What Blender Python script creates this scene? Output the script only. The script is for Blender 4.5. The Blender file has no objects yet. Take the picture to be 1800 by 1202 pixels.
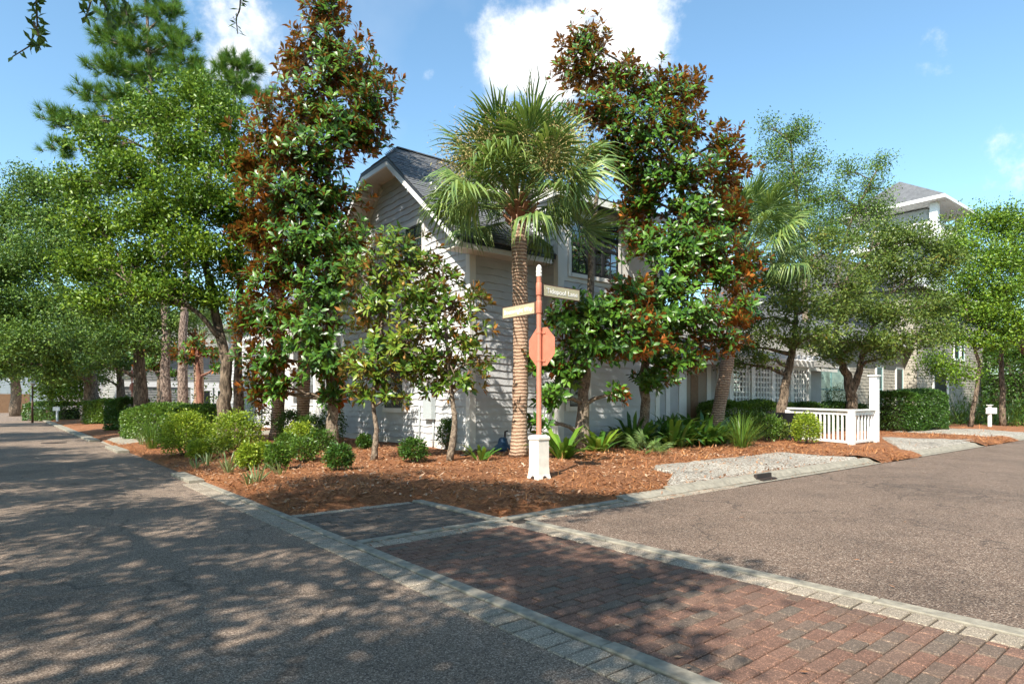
import bpy, math, random
import numpy as np
from mathutils import Vector, Matrix

# ---------------------------------------------------------------- camera, world, sun, exposure
scene = bpy.context.scene
FPX, HZ, CAMH = 1085.0, 706.0, 1.40           # focal length in photo pixels, horizon row, eye height
cam_d = bpy.data.cameras.new('camera'); cam = bpy.data.objects.new('camera', cam_d)
scene.collection.objects.link(cam); scene.camera = cam
cam.location = (0, 0, CAMH); cam.rotation_euler = (math.radians(90), 0, 0)
cam_d.sensor_width = 36; cam_d.lens = FPX / 1800 * 36
cam_d.shift_y = (HZ - 601) / 1800; cam_d.clip_end = 2000; cam_d.clip_start = 0.05

RAX = np.array([0.7697, 0.6384, 0.0]); LAX = np.array([-0.6384, 0.7697, 0.0])   # the two street directions
sun_ray = RAX + 0.42 * LAX + np.array([0, 0, -1.07])
SUN_EL = math.atan2(1.07, math.hypot(1, 0.42))
to_sun = -sun_ray / np.linalg.norm(sun_ray)
sun_d = bpy.data.lights.new('sun', 'SUN'); sun_d.energy = 5.0; sun_d.angle = math.radians(0.5); sun_d.color = (1.0, 0.93, 0.82)
sun = bpy.data.objects.new('sun', sun_d); scene.collection.objects.link(sun)
sun.rotation_euler = Vector(sun_ray).to_track_quat('-Z', 'Y').to_euler(); sun.location = (-20, -30, 40)

world = bpy.data.worlds.new('World'); scene.world = world; world.use_nodes = True
wn, wl = world.node_tree.nodes, world.node_tree.links
bg = wn['Background']; bg.inputs[1].default_value = 0.102
sky = wn.new('ShaderNodeTexSky'); sky.sky_type = 'NISHITA'; sky.sun_disc = False
sky.sun_elevation = SUN_EL; sky.sun_rotation = math.atan2(to_sun[0], to_sun[1])
sky.air_density = 1.0; sky.dust_density = 0.6; sky.ozone_density = 2.0
tc = wn.new('ShaderNodeTexCoord')
def wmath(op, a, b=None, c=None):
    n = wn.new('ShaderNodeMath'); n.operation = op
    for i, x in enumerate((a, b, c)):
        if x is None: continue
        if isinstance(x, (int, float)): n.inputs[i].default_value = x
        else: wl.new(x, n.inputs[i])
    return n.outputs[0]
nz = wn.new('ShaderNodeTexNoise'); nz.inputs['Scale'].default_value = 7; nz.inputs['Detail'].default_value = 9; nz.inputs['Roughness'].default_value = 0.62
wl.new(tc.outputs['Generated'], nz.inputs['Vector'])
nz2 = wn.new('ShaderNodeTexNoise'); nz2.inputs['Scale'].default_value = 2.3; nz2.inputs['Detail'].default_value = 6
wl.new(tc.outputs['Generated'], nz2.inputs['Vector'])
cl = None
# cumulus heaps scattered round the sky: (direction, angular radius, weight)
for (dx, dy, dz), rad, wgt in [((0.09, 1, 0.575), 0.12, 1.5), ((0.18, 1, 0.62), 0.11, 1.6), ((0.0, 1, 0.555), 0.075, 1.0), ((0.14, 1, 0.66), 0.10, 1.4),
                               ((-0.46, 1, 0.57), 0.12, .52), ((0.80, 1, 0.40), 0.045, .16), ((0.83, 1, 0.36), 0.04, .12), ((-0.14, 1, 0.53), .03, .5),
                               ((-1, 0.2, 0.5), 0.2, .8), ((-0.6, -1, 0.4), 0.25, .8), ((0.7, -1, 0.5), 0.2, .8), ((1, -0.1, 0.45), 0.2, .8)]:
    d = Vector((dx, dy, dz)).normalized()
    vm = wn.new('ShaderNodeVectorMath'); vm.operation = 'DISTANCE'; wl.new(tc.outputs['Generated'], vm.inputs[0]); vm.inputs[1].default_value = d
    f = wmath('MULTIPLY', wmath('SUBTRACT', 1.0, wmath('DIVIDE', vm.outputs['Value'], rad)), wgt)
    cl = f if cl is None else wmath('MAXIMUM', cl, f)
cl = wmath('ADD', cl, wmath('MULTIPLY', wmath('SUBTRACT', nz.outputs['Fac'], 0.5), 3.4))
thin = wmath('MULTIPLY', wmath('MAXIMUM', wmath('SUBTRACT', nz2.outputs['Fac'], 0.56), 0.0), 1.1)
clr = wn.new('ShaderNodeValToRGB'); clr.color_ramp.elements[0].position = 0.12; clr.color_ramp.elements[1].position = 0.85; clr.color_ramp.interpolation = 'EASE'
wl.new(cl, clr.inputs[0])
fac = wmath('MINIMUM', wmath('ADD', clr.outputs[0], thin), 1.0)
mx = wn.new('ShaderNodeMix'); mx.data_type = 'RGBA'; wl.new(fac, mx.inputs['Factor'])
gain = wn.new('ShaderNodeMix'); gain.data_type = 'RGBA'; gain.blend_type = 'MULTIPLY'; gain.inputs['Factor'].default_value = 1
wl.new(sky.outputs[0], gain.inputs['A']); gain.inputs['B'].default_value = (1.30, 1.54, 1.46, 1)
wl.new(gain.outputs['Result'], mx.inputs['A']); mx.inputs['B'].default_value = (7.0, 7.1, 7.2, 1)
wl.new(mx.outputs['Result'], bg.inputs[0])
scene.view_settings.view_transform = 'Standard'; scene.view_settings.look = 'None'
scene.view_settings.exposure = 0.92; scene.view_settings.gamma = 1
scene.render.engine = 'CYCLES'
scene.cycles.adaptive_threshold = 0.02; scene.cycles.max_bounces = 5; scene.cycles.diffuse_bounces = 3; scene.cycles.glossy_bounces = 2; scene.cycles.transmission_bounces = 3; scene.cycles.transparent_max_bounces = 4

# ---------------------------------------------------------------- helpers
col = scene.collection
rng = np.random.default_rng(7); random.seed(7)
V = lambda *a: np.array(a, float)
def nrm(v):
    v = np.asarray(v, float); n = np.linalg.norm(v, axis=-1, keepdims=True); return v / np.maximum(n, 1e-9)
def AB(a, b, z=0.0): return RAX * a + LAX * b + V(0, 0, z)
def toab(P): return float(P[0] * RAX[0] + P[1] * RAX[1]), float(P[0] * LAX[0] + P[1] * LAX[1])
A0, B0 = 2.737, 5.80                             # bed edges along the two streets
def hgt(P):
    a, b = toab(P); d = min(a - A0, b - B0)
    return 0.0 if d < 0 else 0.04 + 0.18 * (1 - math.exp(-d / 1.35))
def at(u, v, Y): return V((u - 900) / FPX * Y, Y, CAMH + (HZ - v) / FPX * Y)
def gp(u, v, up=0.0):
    z = 0.1
    for _ in range(12):
        Y = (CAMH - z) * FPX / max(v - HZ, 4.0); P = V((u - 900) / FPX * Y, Y, 0); z = hgt(P) + up
    P[2] = z; return P
def gY(u, Y):                                    # ground point straight below column u at depth Y
    P = V((u - 900) / FPX * Y, Y, 0); P[2] = hgt(P); return P

class MB:
    def __init__(s): s.v = []; s.f = []; s.n = 0
    def add(s, verts, faces):
        s.v.append(np.asarray(verts, float).reshape(-1, 3)); s.f += [tuple(i + s.n for i in f) for f in faces]; s.n += len(s.v[-1])
    def box(s, p0, p1):
        x0, y0, z0 = np.minimum(p0, p1); x1, y1, z1 = np.maximum(p0, p1)
        s.add([(x0,y0,z0),(x1,y0,z0),(x1,y1,z0),(x0,y1,z0),(x0,y0,z1),(x1,y0,z1),(x1,y1,z1),(x0,y1,z1)],
              [(0,3,2,1),(4,5,6,7),(0,1,5,4),(1,2,6,5),(2,3,7,6),(3,0,4,7)])
    def bar(s, a, b, w, h=None, up=(0, 0, 1)):   # rectangular bar from a to b
        a = np.asarray(a, float); b = np.asarray(b, float); h = h or w
        d = nrm(b - a); x = np.cross(d, up); x = nrm(x) if np.linalg.norm(x) > 1e-4 else V(1, 0, 0); y = np.cross(x, d)
        q = [a + x*w/2*i + y*h/2*j for i, j in ((-1,-1),(1,-1),(1,1),(-1,1))] + [b + x*w/2*i + y*h/2*j for i, j in ((-1,-1),(1,-1),(1,1),(-1,1))]
        s.add(q, [(0,1,2,3),(7,6,5,4),(0,4,5,1),(1,5,6,2),(2,6,7,3),(3,7,4,0)])
    def tube(s, pts, rad, n=7, cap=True):
        pts = np.asarray(pts, float); k = len(pts); rad = np.broadcast_to(rad, (k,))
        vs = []
        for i in range(k):
            d = nrm(pts[min(i+1, k-1)] - pts[max(i-1, 0)]); x = np.cross(d, (0.31, 0.95, 0.05)); x = nrm(x); y = np.cross(d, x)
            for j in range(n):
                t = 2*math.pi*j/n; vs.append(pts[i] + rad[i]*(math.cos(t)*x + math.sin(t)*y))
        fs = [(i*n+j, i*n+(j+1) % n, (i+1)*n+(j+1) % n, (i+1)*n+j) for i in range(k-1) for j in range(n)]
        if cap: fs += [tuple(range(n-1, -1, -1)), tuple((k-1)*n + j for j in range(n))]
        s.add(vs, fs)
    def lathe(s, c, prof, n=16):                 # (r, z) profile round vertical axis at c
        vs = [(c[0] + r*math.cos(2*math.pi*j/n), c[1] + r*math.sin(2*math.pi*j/n), c[2] + z) for r, z in prof for j in range(n)]
        fs = [(i*n+j, i*n+(j+1) % n, (i+1)*n+(j+1) % n, (i+1)*n+j) for i in range(len(prof)-1) for j in range(n)]
        s.add(vs, fs + [tuple(range(n-1, -1, -1)), tuple((len(prof)-1)*n + j for j in range(n))])
    def mesh(s, name):
        me = bpy.data.meshes.new(name)
        if s.n: me.from_pydata(np.concatenate(s.v).tolist(), [], s.f)
        me.update(); return me
    def build(s, name, m, parent=None, smooth=False, **tags):
        return link(name, s.mesh(name), m, parent, smooth, **tags)
def link(name, me, m, parent=None, smooth=False, **tags):
    if m is not None and len(me.materials) == 0: me.materials.append(m)
    if smooth: me.polygons.foreach_set('use_smooth', [True]*len(me.polygons))
    o = bpy.data.objects.new(name, me); col.objects.link(o); o.parent = parent
    for k, v in tags.items(): o[k] = v
    return o
def empty(name, loc, label, cat, group=None, rz=0.0):
    o = bpy.data.objects.new(name, None); col.objects.link(o); o.location = loc; o.rotation_euler = (0, 0, rz); o.empty_display_size = 0.2
    o['label'] = label; o['category'] = cat
    if group: o['group'] = group
    return o
def trimesh(name, verts, tris):                  # fast numpy triangle mesh
    verts = np.ascontiguousarray(verts, np.float32); tris = np.ascontiguousarray(tris, np.int32)
    me = bpy.data.meshes.new(name); me.vertices.add(len(verts)); me.vertices.foreach_set('co', verts.ravel())
    me.loops.add(tris.size); me.loops.foreach_set('vertex_index', tris.ravel())
    me.polygons.add(len(tris)); me.polygons.foreach_set('loop_start', np.arange(0, tris.size, 3, dtype=np.int32))
    me.update(calc_edges=True); return me
def copy_tree(o, loc=None, rz=None, scale=None, parent=None, **tags):
    c = o.copy(); col.objects.link(c); c.parent = parent
    if loc is not None: c.location = loc
    if rz is not None: c.rotation_euler = (0, 0, rz)
    if scale is not None: c.scale = (scale,)*3 if np.isscalar(scale) else scale
    for k, v in tags.items(): c[k] = v
    for ch in list(o.children): copy_tree(ch, parent=c)
    return c

# ---------------------------------------------------------------- materials
class NT:
    def __init__(s, name):
        s.m = bpy.data.materials.new(name); s.m.use_nodes = True; s.n = s.m.node_tree.nodes; s.l = s.m.node_tree.links
        s.b = s.n['Principled BSDF']; s.out = s.n['Material Output']
    def node(s, t, **kw):
        n = s.n.new(t)
        for k, v in kw.items():
            if k in n.inputs: n.inputs[k].default_value = v
            else: setattr(n, k, v)
        return n
    def coord(s, kind='Object'): return s.node('ShaderNodeTexCoord').outputs[kind]
    def pos(s): return s.node('ShaderNodeNewGeometry').outputs['Position']
    def noise(s, vec, sc, det=4, rough=.55):
        n = s.node('ShaderNodeTexNoise', Scale=sc, Detail=det, Roughness=rough); s.l.new(vec, n.inputs['Vector']); return n.outputs['Fac']
    def ramp(s, f, stops):
        r = s.node('ShaderNodeValToRGB'); e = r.color_ramp.elements
        while len(e) < len(stops): e.new(0.5)
        for x, (p, c) in zip(e, stops): x.position = p; x.color = (*c, 1) if len(c) == 3 else c
        s.l.new(f, r.inputs[0]); return r.outputs[0]
    def mix(s, f, a, b, mode='MIX'):
        m = s.node('ShaderNodeMix', data_type='RGBA', blend_type=mode)
        for i, x in (('Factor', f), ('A', a), ('B', b)):
            if isinstance(x, (int, float)): m.inputs[i].default_value = x
            elif isinstance(x, tuple): m.inputs[i].default_value = (*x, 1)
            else: s.l.new(x, m.inputs[i])
        return m.outputs['Result']
    def bump(s, h, strength=.3, dist=.01):
        b = s.node('ShaderNodeBump', Strength=strength, Distance=dist); s.l.new(h, b.inputs['Height']); s.l.new(b.outputs[0], s.b.inputs['Normal']); return b
    def color(s, c): s.l.new(c, s.b.inputs['Base Color'])
def plain(name, c, rough=.6, var=.12, sc=3.0, metal=0.0, spec=.5, bump=0.0, bsc=40):
    t = NT(name); f = t.noise(t.pos(), sc, 5)
    t.color(t.ramp(f, [(.25, tuple(x*(1-var) for x in c)), (.75, tuple(min(1, x*(1+var)) for x in c))]))
    t.b.inputs['Roughness'].default_value = rough; t.b.inputs['Metallic'].default_value = metal; t.b.inputs['Specular IOR Level'].default_value = spec
    if bump: t.bump(t.noise(t.pos(), bsc, 5), bump, .01)
    return t.m
def leafmat(name, stops, under=None, rough=.4, trans=.25, spec=.5):
    t = NT(name); g = t.node('ShaderNodeNewGeometry'); oi = t.node('ShaderNodeObjectInfo')
    big = t.noise(g.outputs['Position'], 1.1, 3)
    f = t.node('ShaderNodeMath', operation='MULTIPLY_ADD'); t.l.new(g.outputs['Random Per Island'], f.inputs[0]); f.inputs[1].default_value = .5
    m2 = t.node('ShaderNodeMath', operation='MULTIPLY'); t.l.new(big, m2.inputs[0]); m2.inputs[1].default_value = .62; t.l.new(m2.outputs[0], f.inputs[2])
    c = t.ramp(f.outputs[0], stops)
    if under is not None: c = t.mix(g.outputs['Backfacing'], c, t.ramp(g.outputs['Random Per Island'], under))
    t.color(c); t.b.inputs['Roughness'].default_value = rough; t.b.inputs['Specular IOR Level'].default_value = spec
    if trans:
        tr = t.node('ShaderNodeBsdfTranslucent'); t.l.new(t.mix(.55, c, (.35, .5, .06)) if under is None else c, tr.inputs[0])
        ms = t.node('ShaderNodeMixShader'); ms.inputs[0].default_value = trans
        t.l.new(t.b.outputs[0], ms.inputs[1]); t.l.new(tr.outputs[0], ms.inputs[2]); t.l.new(ms.outputs[0], t.out.inputs[0])
    return t.m
M = {}
rust = [(.0, (.26, .075, .016)), (.5, (.48, .155, .032)), (1, (.62, .24, .055))]
M['mag'] = leafmat('magnolia_leaf', [(.15, (.018, .055, .010)), (.5, (.045, .13, .016)), (.8, (.12, .25, .025))], rust, .34, .17, .45)
M['mag2'] = leafmat('young_magnolia_leaf', [(.15, (.025, .075, .010)), (.45, (.075, .17, .018)), (.75, (.19, .27, .028)), (.97, (.38, .24, .045))], [(.0, (.10, .14, .03)), (.55, (.25, .16, .04)), (1, (.42, .17, .04))], .3, .16)
M['oak'] = leafmat('oak_leaf', [(.15, (.032, .075, .009)), (.5, (.09, .18, .016)), (.85, (.23, .33, .024))], None, .40, .17, .3)
M['oakdark'] = leafmat('dark_oak_leaf', [(.15, (.028, .062, .016)), (.5, (.07, .14, .028)), (.85, (.19, .29, .04))], None, .45, .15, .3)
M['oakdry'] = leafmat('olive_oak_leaf', [(.12, (.035, .065, .014)), (.5, (.085, .14, .025)), (.8, (.16, .20, .035)), (.98, (.26, .16, .03))], None, .45, .17, .3)
M['pine'] = leafmat('pine_needle', [(.15, (.025, .08, .016)), (.5, (.06, .16, .025)), (.85, (.14, .26, .04))], None, .45, .25, .3)
M['palm'] = leafmat('palm_leaf', [(.15, (.05, .11, .032)), (.5, (.12, .205, .055)), (.85, (.29, .37, .10))], None, .40, .22)
M['hedge'] = leafmat('hedge_leaf', [(.15, (.025, .06, .010)), (.5, (.07, .15, .018)), (.85, (.16, .26, .03))], None, .38, .22)
M['lime'] = leafmat('bright_shrub_leaf', [(.15, (.07, .13, .012)), (.5, (.21, .31, .025)), (.85, (.42, .48, .04))], None, .4, .3)
M['dark'] = leafmat('dark_shrub_leaf', [(.15, (.014, .042, .009)), (.5, (.035, .095, .014)), (.85, (.09, .18, .025))], None, .35, .18)
M['strap'] = leafmat('strap_leaf', [(.15, (.03, .095, .012)), (.5, (.075, .19, .022)), (.85, (.25, .38, .04))], None, .32, .28)
M['strapdark'] = leafmat('dark_strap_leaf', [(.15, (.018, .06, .012)), (.5, (.045, .125, .020)), (.85, (.13, .26, .035))], None, .28, .2)
M['iris'] = leafmat('grey_blade_leaf', [(.15, (.10, .16, .06)), (.5, (.20, .28, .12)), (.85, (.36, .42, .22))], None, .45, .2)
M['litter'] = leafmat('fallen_leaf', [(.1, (.12, .045, .018)), (.45, (.26, .12, .055)), (.75, (.36, .23, .14)), (.98, (.52, .43, .34))], None, .75, 0)
M['straw'] = leafmat('pine_straw', [(.1, (.14, .048, .017)), (.5, (.38, .145, .048)), (.9, (.60, .29, .11))], None, .8, 0)
M['seed'] = leafmat('palm_seed', [(.1, (.22, .15, .06)), (.5, (.38, .27, .11)), (.9, (.36, .36, .10))], None, .8, .1)
M['deadleaf'] = leafmat('dead_leaf', [(.1, (.22, .07, .02)), (.5, (.40, .14, .04)), (.9, (.5, .22, .08))], None, .7, .1)
def bark(name, c0, c1, sc=9, zs=.25, bump=.6):
    t = NT(name); mp = t.node('ShaderNodeMapping'); mp.inputs['Scale'].default_value = (1, 1, zs); t.l.new(t.pos(), mp.inputs['Vector'])
    f = t.noise(mp.outputs[0], sc, 6, .65); t.color(t.ramp(f, [(.40, c0), (.62, c1)])); t.b.inputs['Roughness'].default_value = .95
    t.bump(f, 1.0, .08*bump); return t.m
M['bark'] = bark('oak_bark', (.065, .045, .030), (.27, .20, .14), 17, .3, .8)
M['pinebark'] = bark('pine_bark', (.07, .045, .035), (.40, .30, .24), 20, .4, 1.0)
M['magbark'] = bark('magnolia_bark', (.11, .08, .058), (.33, .26, .19), 22, .7, .5)
M['redbark'] = bark('reddish_bark', (.12, .05, .035), (.30, .14, .09), 10, .3)
def palmbark():
    t = NT('palm_bark'); s = t.node('ShaderNodeSeparateXYZ'); t.l.new(t.pos(), s.inputs[0])
    n = t.noise(t.pos(), 7, 5); w = t.node('ShaderNodeMath', operation='MULTIPLY_ADD'); t.l.new(s.outputs['Z'], w.inputs[0]); w.inputs[1].default_value = 85; 
    k = t.node('ShaderNodeMath', operation='MULTIPLY'); t.l.new(n, k.inputs[0]); k.inputs[1].default_value = 7; t.l.new(k.outputs[0], w.inputs[2])
    si = t.node('ShaderNodeMath', operation='SINE'); t.l.new(w.outputs[0], si.inputs[0])
    h = t.node('ShaderNodeMath', operation='MULTIPLY_ADD'); t.l.new(si.outputs[0], h.inputs[0]); h.inputs[1].default_value = .18; h.inputs[2].default_value = .5
    f2 = t.node('ShaderNodeMath', operation='MULTIPLY'); t.l.new(h.outputs[0], f2.inputs[0]); n2 = t.noise(t.pos(), 22, 4); 
    q = t.node('ShaderNodeMath', operation='ADD'); t.l.new(n2, q.inputs[0]); q.inputs[1].default_value = .5; t.l.new(q.outputs[0], f2.inputs[1])
    t.color(t.ramp(f2.outputs[0], [(.25, (.14, .080, .050)), (.5, (.38, .235, .155)), (.75, (.54, .395, .28))])); t.b.inputs['Roughness'].default_value = .9
    t.bump(f2.outputs[0], .8, .04); return t.m
M['palmbark'] = palmbark()
M['boot'] = plain('palm_boot', (.26, .13, .07), .9, .35, 12)
M['trim'] = plain('white_trim', (.74, .72, .68), .5, .05, 2)
M['white'] = plain('white_paint', (.80, .79, .77), .5, .05, 5)
M['siding'] = plain('grey_siding', (.53, .535, .54), .65, .11, 2.2, bump=.08, bsc=60)
M['siding2'] = plain('blue_grey_siding', (.40, .44, .45), .6, .08, 1.5)
M['soffit'] = plain('soffit', (.62, .58, .52), .7, .05)
M['roof'] = plain('slate_shingle', (.115, .118, .125), .8, .30, 4.0, bump=.3, bsc=50)
M['edge'] = plain('roof_edge', (.03, .033, .04), .5, .1)
M['roof2'] = plain('weathered_shingle', (.24, .225, .20), .85, .3, 5.0)
M['dark_frame'] = plain('dark_window_frame', (.018, .018, .02), .4, .1)
M['teal'] = plain('teal_window_frame', (.20, .36, .35), .5, .08)
M['beige'] = plain('beige_door', (.30, .24, .18), .6, .08)
M['wood'] = plain('wood_door', (.22, .12, .06), .6, .2, 8)
M['black'] = plain('dark_opening', (.012, .012, .014), .5, .1)
M['rustred'] = plain('terracotta_paint', (.52, .185, .115), .55, .14, 7)
M['cream'] = plain('cream_paint', (.78, .73, .64), .6, .10, 9)
M['khaki'] = plain('khaki_sign_panel', (.45, .41, .265), .5, .05, 6)
M['concrete'] = plain('concrete', (.26, .235, .185), .85, .38, 11, bump=.3, bsc=120)
M['brown_metal'] = plain('brown_lamp_metal', (.10, .045, .03), .5, .1)
M['blue'] = plain('blue_plastic', (.02, .07, .14), .4, .15)
M['hose'] = plain('black_hose', (.012, .012, .012), .5, .1)
M['iron'] = plain('cast_iron', (.035, .025, .022), .6, .3, 20)
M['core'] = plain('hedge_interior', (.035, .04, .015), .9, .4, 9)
M['fruit'] = plain('magnolia_cone', (.50, .28, .08), .7, .2, 30)
M['inner'] = plain('drawn_blind', (.42, .52, .44), .6, .05)
M['yellow'] = plain('yellow_marker_paint', (.6, .42, .03), .5, .05)
def glass(name, base, gl):
    t = NT(name); t.b.inputs['Base Color'].default_value = (*base, 1); t.b.inputs['Roughness'].default_value = .5
    g = t.node('ShaderNodeBsdfGlossy'); g.inputs['Roughness'].default_value = .03; g.inputs[0].default_value = (.9, .95, 1, 1)
    n = t.noise(t.pos(), 1.4, 2); bp = t.node('ShaderNodeBump', Strength=.03, Distance=.05); t.l.new(n, bp.inputs['Height']); t.l.new(bp.outputs[0], g.inputs['Normal'])
    ms = t.node('ShaderNodeMixShader'); ms.inputs[0].default_value = gl
    t.l.new(t.b.outputs[0], ms.inputs[1]); t.l.new(g.outputs[0], ms.inputs[2]); t.l.new(ms.outputs[0], t.out.inputs[0]); return t.m
M['glass'] = glass('window_glass', (.015, .018, .022), .30)
M['glass_dark'] = glass('dark_window_glass', (.012, .012, .014), .06)
M['glass_teal'] = glass('blind_window_glass', (.22, .30, .25), .12)
def asphalt(name, cols, sc, bump, big=(.85, 1.12)):
    t = NT(name); p = t.pos(); v = t.node('ShaderNodeTexVoronoi', Scale=sc); t.l.new(p, v.inputs['Vector'])
    sp = t.node('ShaderNodeSeparateColor'); t.l.new(v.outputs['Color'], sp.inputs[0])
    c = t.ramp(sp.outputs[0], cols); n = t.noise(p, .9, 7, .68)
    g = t.ramp(n, [(.28, (big[0]*.82,)*3), (.5, (.98,)*3), (.72, (big[1]*1.05,)*3)]); c = t.mix(1.0, c, g, 'MULTIPLY')
    n2 = t.noise(p, 260, 2); c = t.mix(.35, c, t.ramp(n2, [(.3, (.25,)*3), (.7, (1.6,)*3)]), 'MULTIPLY')
    wv = t.node('ShaderNodeVectorMath', operation='MULTIPLY_ADD'); nc = t.node('ShaderNodeTexNoise', Scale=1.6, Detail=5); t.l.new(p, nc.inputs['Vector']); t.l.new(nc.outputs['Color'], wv.inputs[0]); wv.inputs[1].default_value = (.9, .9, .9); t.l.new(p, wv.inputs[2])
    cr = t.node('ShaderNodeTexVoronoi', Scale=.33, feature='DISTANCE_TO_EDGE'); t.l.new(wv.outputs[0], cr.inputs['Vector']); c = t.mix(1.0, c, t.ramp(cr.outputs['Distance'], [(.0, (.55,)*3), (.0035, (.62,)*3), (.006, (1,)*3)]), 'MULTIPLY')
    st = t.noise(p, .35, 6, .7); c = t.mix(1.0, c, t.ramp(st, [(.36, (.74,)*3), (.46, (1,)*3), (.60, (1,)*3), (.72, (1.14,)*3)]), 'MULTIPLY')
    t.color(c); t.b.inputs['Roughness'].default_value = .85; t.bump(v.outputs['Distance'], bump, .01); return t.m
M['asphalt_left'] = asphalt('grey_asphalt', [(.0, (.062, .042, .028)), (.35, (.166, .118, .084)), (.7, (.24, .174, .126)), (1, (.46, .355, .27))], 150, .30)
M['asphalt_right'] = asphalt('reddish_aggregate_road', [(.0, (.036, .023, .016)), (.3, (.110, .070, .048)), (.6, (.168, .112, .078)), (.85, (.24, .172, .125)), (1, (.46, .37, .29))], 112, .45)
M['shell'] = asphalt('shell_concrete', [(.0, (.12, .10, .08)), (.5, (.29, .26, .21)), (1, (.55, .51, .44))], 45, .4)
def paver(name, stops, sc=190):
    t = NT(name); oi = t.node('ShaderNodeObjectInfo'); g = t.node('ShaderNodeNewGeometry')
    a = t.node('ShaderNodeMath', operation='ADD'); t.l.new(oi.outputs['Random'], a.inputs[0]); t.l.new(g.outputs['Random Per Island'], a.inputs[1])
    f = t.node('ShaderNodeMath', operation='FRACT'); t.l.new(a.outputs[0], f.inputs[0]); c = t.ramp(f.outputs[0], stops)
    v = t.node('ShaderNodeTexVoronoi', Scale=sc); t.l.new(g.outputs['Position'], v.inputs['Vector']); sp = t.node('ShaderNodeSeparateColor'); t.l.new(v.outputs['Color'], sp.inputs[0])
    c = t.mix(1.0, c, t.ramp(sp.outputs[0], [(.0, (.55,)*3), (.6, (1.0,)*3), (.86, (1.25,)*3), (1, (2.4,)*3)]), 'MULTIPLY')
    n = t.noise(g.outputs['Position'], 1.3, 4); c = t.mix(1.0, c, t.ramp(n, [(.3, (.82,)*3), (.7, (1.12,)*3)]), 'MULTIPLY')
    t.color(c); t.b.inputs['Roughness'].default_value = .8; t.bump(v.outputs['Distance'], .35, .006); return t.m
M['paver'] = paver('red_paver', [(.0, (.150, .080, .054)), (.3, (.182, .098, .066)), (.52, (.160, .092, .064)), (.68, (.138, .092, .066)), (.85, (.125, .096, .072)), (1, (.19, .105, .07))])
M['paver_tan'] = paver('tan_paver', [(.0, (.26, .215, .16)), (.5, (.33, .275, .21)), (1, (.29, .24, .18))])
M['paver_dark'] = paver('charcoal_paver', [(.0, (.090, .068, .052)), (.5, (.125, .098, .076)), (1, (.14, .105, .08))])
M['joint'] = plain('joint_sand', (.040, .031, .023), .95, .3, 20)
def mulchmat():
    t = NT('pine_straw_mulch'); p = t.pos(); f = t.noise(p, 26, 8, .75); c = t.ramp(f, [(.25, (.06, .023, .010)), (.46, (.25, .095, .036)), (.62, (.42, .185, .076)), (.82, (.54, .32, .17))])
    n = t.noise(p, .8, 4); c = t.mix(1.0, c, t.ramp(n, [(.3, (.72,)*3), (.7, (1.18,)*3)]), 'MULTIPLY')
    t.color(c); t.b.inputs['Roughness'].default_value = .95
    mp = t.node('ShaderNodeMapping'); mp.inputs['Scale'].default_value = (1, 1, 1); t.l.new(p, mp.inputs['Vector'])
    t.bump(t.noise(mp.outputs[0], 38, 8, .8), .9, .05); return t.m
M['mulch'] = mulchmat()
M['ground'] = plain('ground_litter', (.09, .075, .04), .95, .4, .6, bump=.5, bsc=20)

# ---------------------------------------------------------------- foliage primitives
def frames(D, up):                               # orthonormal frames: D direction, N as close to up as can be
    D = nrm(D); N = up - (up*D).sum(-1, keepdims=True)*D; N = nrm(N); return D, N, np.cross(D, N)
def leaves5(P, D, up, L, W, fold=.12, droop=.12, pos=.55):
    D, N, S = frames(D, up); L = np.reshape(L, (-1, 1)); W = np.reshape(W, (-1, 1)); n = len(P)
    mc = P + D*L*pos; vs = np.stack([P, mc + S*W/2 + N*W*fold, mc, mc - S*W/2 + N*W*fold, P + D*L - N*L*droop], 1)
    t = np.array([[0, 1, 2], [0, 2, 3], [1, 4, 2], [2, 4, 3]]); return vs.reshape(-1, 3), (t[None] + 5*np.arange(n)[:, None, None]).reshape(-1, 3)
def leaves4(P, D, up, L, W, fold=.2):
    D, N, S = frames(D, up); L = np.reshape(L, (-1, 1)); W = np.reshape(W, (-1, 1)); n = len(P)
    mc = P + D*L*.5; vs = np.stack([P, mc + S*W/2 + N*W*fold, P + D*L, mc - S*W/2 + N*W*fold], 1)
    t = np.array([[0, 1, 2], [0, 2, 3]]); return vs.reshape(-1, 3), (t[None] + 4*np.arange(n)[:, None, None]).reshape(-1, 3)
def blades(P, D, L, W, bend=.5):                 # long arching blade, 5 triangles
    D = nrm(D); n = len(P); L = np.reshape(L, (-1, 1)); W = np.reshape(W, (-1, 1)); S = nrm(np.cross(D, V(0, 0, 1) + rng.normal(0, .05, (n, 3))))
    m1 = P + D*L*.4; D2 = nrm(D - V(0, 0, 1)*bend*.7); m2 = m1 + D2*L*.35; D3 = nrm(D2 - V(0, 0, 1)*bend); tip = m2 + D3*L*.25
    vs = np.stack([P - S*W*.25, P + S*W*.25, m1 - S*W/2, m1 + S*W/2, m2 - S*W*.4, m2 + S*W*.4, tip], 1)
    t = np.array([[0, 1, 3], [0, 3, 2], [2, 3, 5], [2, 5, 4], [4, 5, 6]]); return vs.reshape(-1, 3), (t[None] + 7*np.arange(n)[:, None, None]).reshape(-1, 3)
def merge(parts):
    vs, ts, o = [], [], 0
    for v, t in parts: vs.append(v); ts.append(t + o); o += len(v)
    return np.concatenate(vs), np.concatenate(ts)
def rdir(n, g=rng): return nrm(g.normal(0, 1, (n, 3)))
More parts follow.
